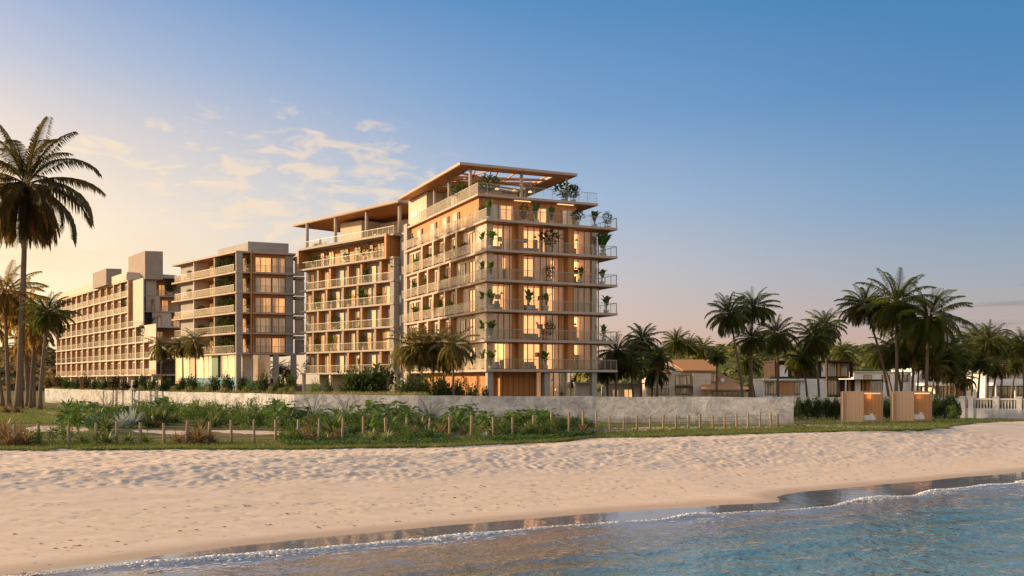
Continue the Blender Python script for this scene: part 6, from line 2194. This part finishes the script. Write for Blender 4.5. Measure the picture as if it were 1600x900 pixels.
ym, sm_ = yucca_mesh(3)
Zd = 5100 / (654 - 595.)
for px, y0, sc_, lab in ((400, 617, 1.0, 'tall round-headed yucca of stiff spikes in front of the sunlit wall'), (476, 630, .75, 'smaller spiky yucca beside the first dark cycad')):
    t_ = thing('yucca', lab, 'yucca', (PX(px, Zd), Zd, -.55 * sc_))
    inst('leaves', ym, t_, sc=1.18 * sc_); inst('stem', sm_, t_, sc=1.18 * sc_)
t_ = thing('bromeliad', 'small blue-green spiky bromeliad alone in the grass between posts 21 and 22', 'bromeliad', (PX(757, 56), 56, 0))
inst('leaves', rosette_mesh(91, 24, .5, .04, 'bromeliad_silver', 1.4, .4, .4), t_)


# ground cover and grass, uncountable
def scatter_mesh(n, pick, make, seed):
    r = random.Random(seed); m = MB(); c_ = 0
    while c_ < n:
        p = pick(r)
        if p is None: continue
        make(m, r, *p); c_ += 1
    return m


def edge_y(px):
    return float(np.interp(px, [a for a, b in EDGE], [b for a, b in EDGE]))


def pick_cover(r):
    px = r.uniform(440, 930); y = r.uniform(676, edge_y(px) - 2)
    if 700 < px < 770 and r.random() < .8: return None
    if y < 680 and r.random() < .5: return None
    Zd = EYE * F / (y - HOR)
    return PX(px, Zd), Zd


def mk_cover(m, r, x, y):
    z = r.uniform(.02, .22)
    leaf_strip(m, (x, y, z), r.uniform(0, 6.28), r.uniform(-.2, .9), r.uniform(.14, .26), .05, .7, 2, .2, [.7, 1, 0])


o = scatter_mesh(9000, pick_cover, mk_cover, 5).build('ground_cover', 'broad_leaf')
tag(o, 'low leafy ground cover along the front of the planted strip, middle stretch', 'ground cover', None, 'stuff')


def pick_grass(r):
    q_ = r.random()
    if q_ < .55:
        px = r.uniform(-20, 1600); y = edge_y(px) - (r.random() ** 1.6) * 13 + .8
    elif q_ < .8:
        px = r.uniform(-20, 130); y = r.uniform(636, 662)
    else:
        px = r.uniform(930, 1600); y = r.uniform(653, edge_y(px) + .3)
    if y < 634: return None
    Zd = EYE * F / (y - HOR)
    return PX(px, Zd), Zd


def mk_grass(m, r, x, y):
    for i in range(3):
        a = r.uniform(0, 6.28); h = r.uniform(.07, .20); w_ = .018
        x1, y1 = x + r.uniform(-.08, .08), y + r.uniform(-.08, .08)
        b = len(m.v)
        m.v += [(x1 - cos(a) * w_, y1 - sin(a) * w_, -.02), (x1 + cos(a) * w_, y1 + sin(a) * w_, -.02), (x1 + r.uniform(-.08, .08), y1 + r.uniform(-.08, .08), h)]
        m.f.append((b, b + 1, b + 2))


o = scatter_mesh(30000, pick_grass, mk_grass, 6).build('grass', 'grass_blade')
tag(o, 'short rough green grass edging the sand and the lawn', 'grass', None, 'stuff')


def pick_wallgrass(r):
    k_ = r.random(); i = 0 if k_ < .45 else (1 if k_ < .8 else 2)
    (xa, ya), (xb, yb) = WALL[i], WALL[i + 1]
    u = r.random(); f_ = Fr((xa, ya), (xb, yb)); p = f_.xy(u * f_.L, r.uniform(.5, 2.4))
    return p[0], p[1]


def mk_wallgrass(m, r, x, y):
    for i in range(3):
        a = r.uniform(0, 6.28); h = r.uniform(.3, .8)
        b = len(m.v)
        m.v += [(x - cos(a) * .05, y - sin(a) * .05, 1.72), (x + cos(a) * .05, y + sin(a) * .05, 1.72), (x + r.uniform(-.3, .3), y + r.uniform(-.3, .3), 1.75 + h)]
        m.f.append((b, b + 1, b + 2))


o = scatter_mesh(6000, pick_wallgrass, mk_wallgrass, 8).build('tall_grass', 'grass_light')
tag(o, 'pale tall grass growing along the top of the sunlit wall', 'grass', None, 'stuff')

# ------------------------------------------------------------------ small things
x, y = PX(207, wallZ(207) - .5), wallZ(207) - .5
gl_ = thing('garden_lamp', 'slim white garden lamp with a peaked cap standing at the sunlit wall', 'lamp', (x, y, 0))
MB().cyl(x, y, 0, 2.25, .09, .08, 8).build('pole', 'render_grey', gl_)
MB().tube([(x, y, 2.2), (x, y, 2.35), (x, y, 2.62)], [.42, .40, .05], 8).build('cap', 'render_white', gl_)

cx, cy = PX(610, 88), 88
car = thing('parked_car', 'white parked car whose roof shows over the wall below the dark bush', 'car', (cx, cy, .35))
m = MB()
prof = [(-2.1, .35), (-2.15, .75), (-1.5, .95), (-.9, 1.48), (.5, 1.52), (1.25, 1.05), (2.05, .92), (2.15, .6), (2.1, .35)]
n = len(prof)
for sy in (-.85, .85):
    m.v += [(cx + a, cy + sy * (1 if b < 1.1 else .82), .35 + b + .12) for a, b in prof]
m.f.append(tuple(range(n))[::-1]); m.f.append(tuple(range(n, 2 * n)))
for i in range(n):
    j = (i + 1) % n
    m.f.append((i, j, n + j, n + i))
m.build('body', 'car_paint', car, False)
m = MB(); m.quad((cx - 1.3, cy - .86, 1.47), (cx + 1.0, cy - .86, 1.52), (cx + .45, cy - .74, 1.93), (cx - .85, cy - .74, 1.90)); m.build('side_window', 'black_glass', car)
for sx in (-1.35, 1.35):
    for sy in (-.80, .80):
        m = MB(); m.tube([(cx + sx, cy + sy - .1, .72), (cx + sx, cy + sy + .1, .72)], .34, 16); m.build('wheel', 'dark_metal', car)
m = MB(); m.box(cx - 4, cx + 4, cy - 2.5, cy + 2.5, -.05, .37); o = m.build('parking_pad', 'slab_concrete'); tag(o, 'raised paved pad under the white car behind the wall', None, None, 'structure')

# rooms' odd furnishings are inside the panes; drop helper data
for o in bpy.data.objects:
    if '_o' in o: del o['_o']
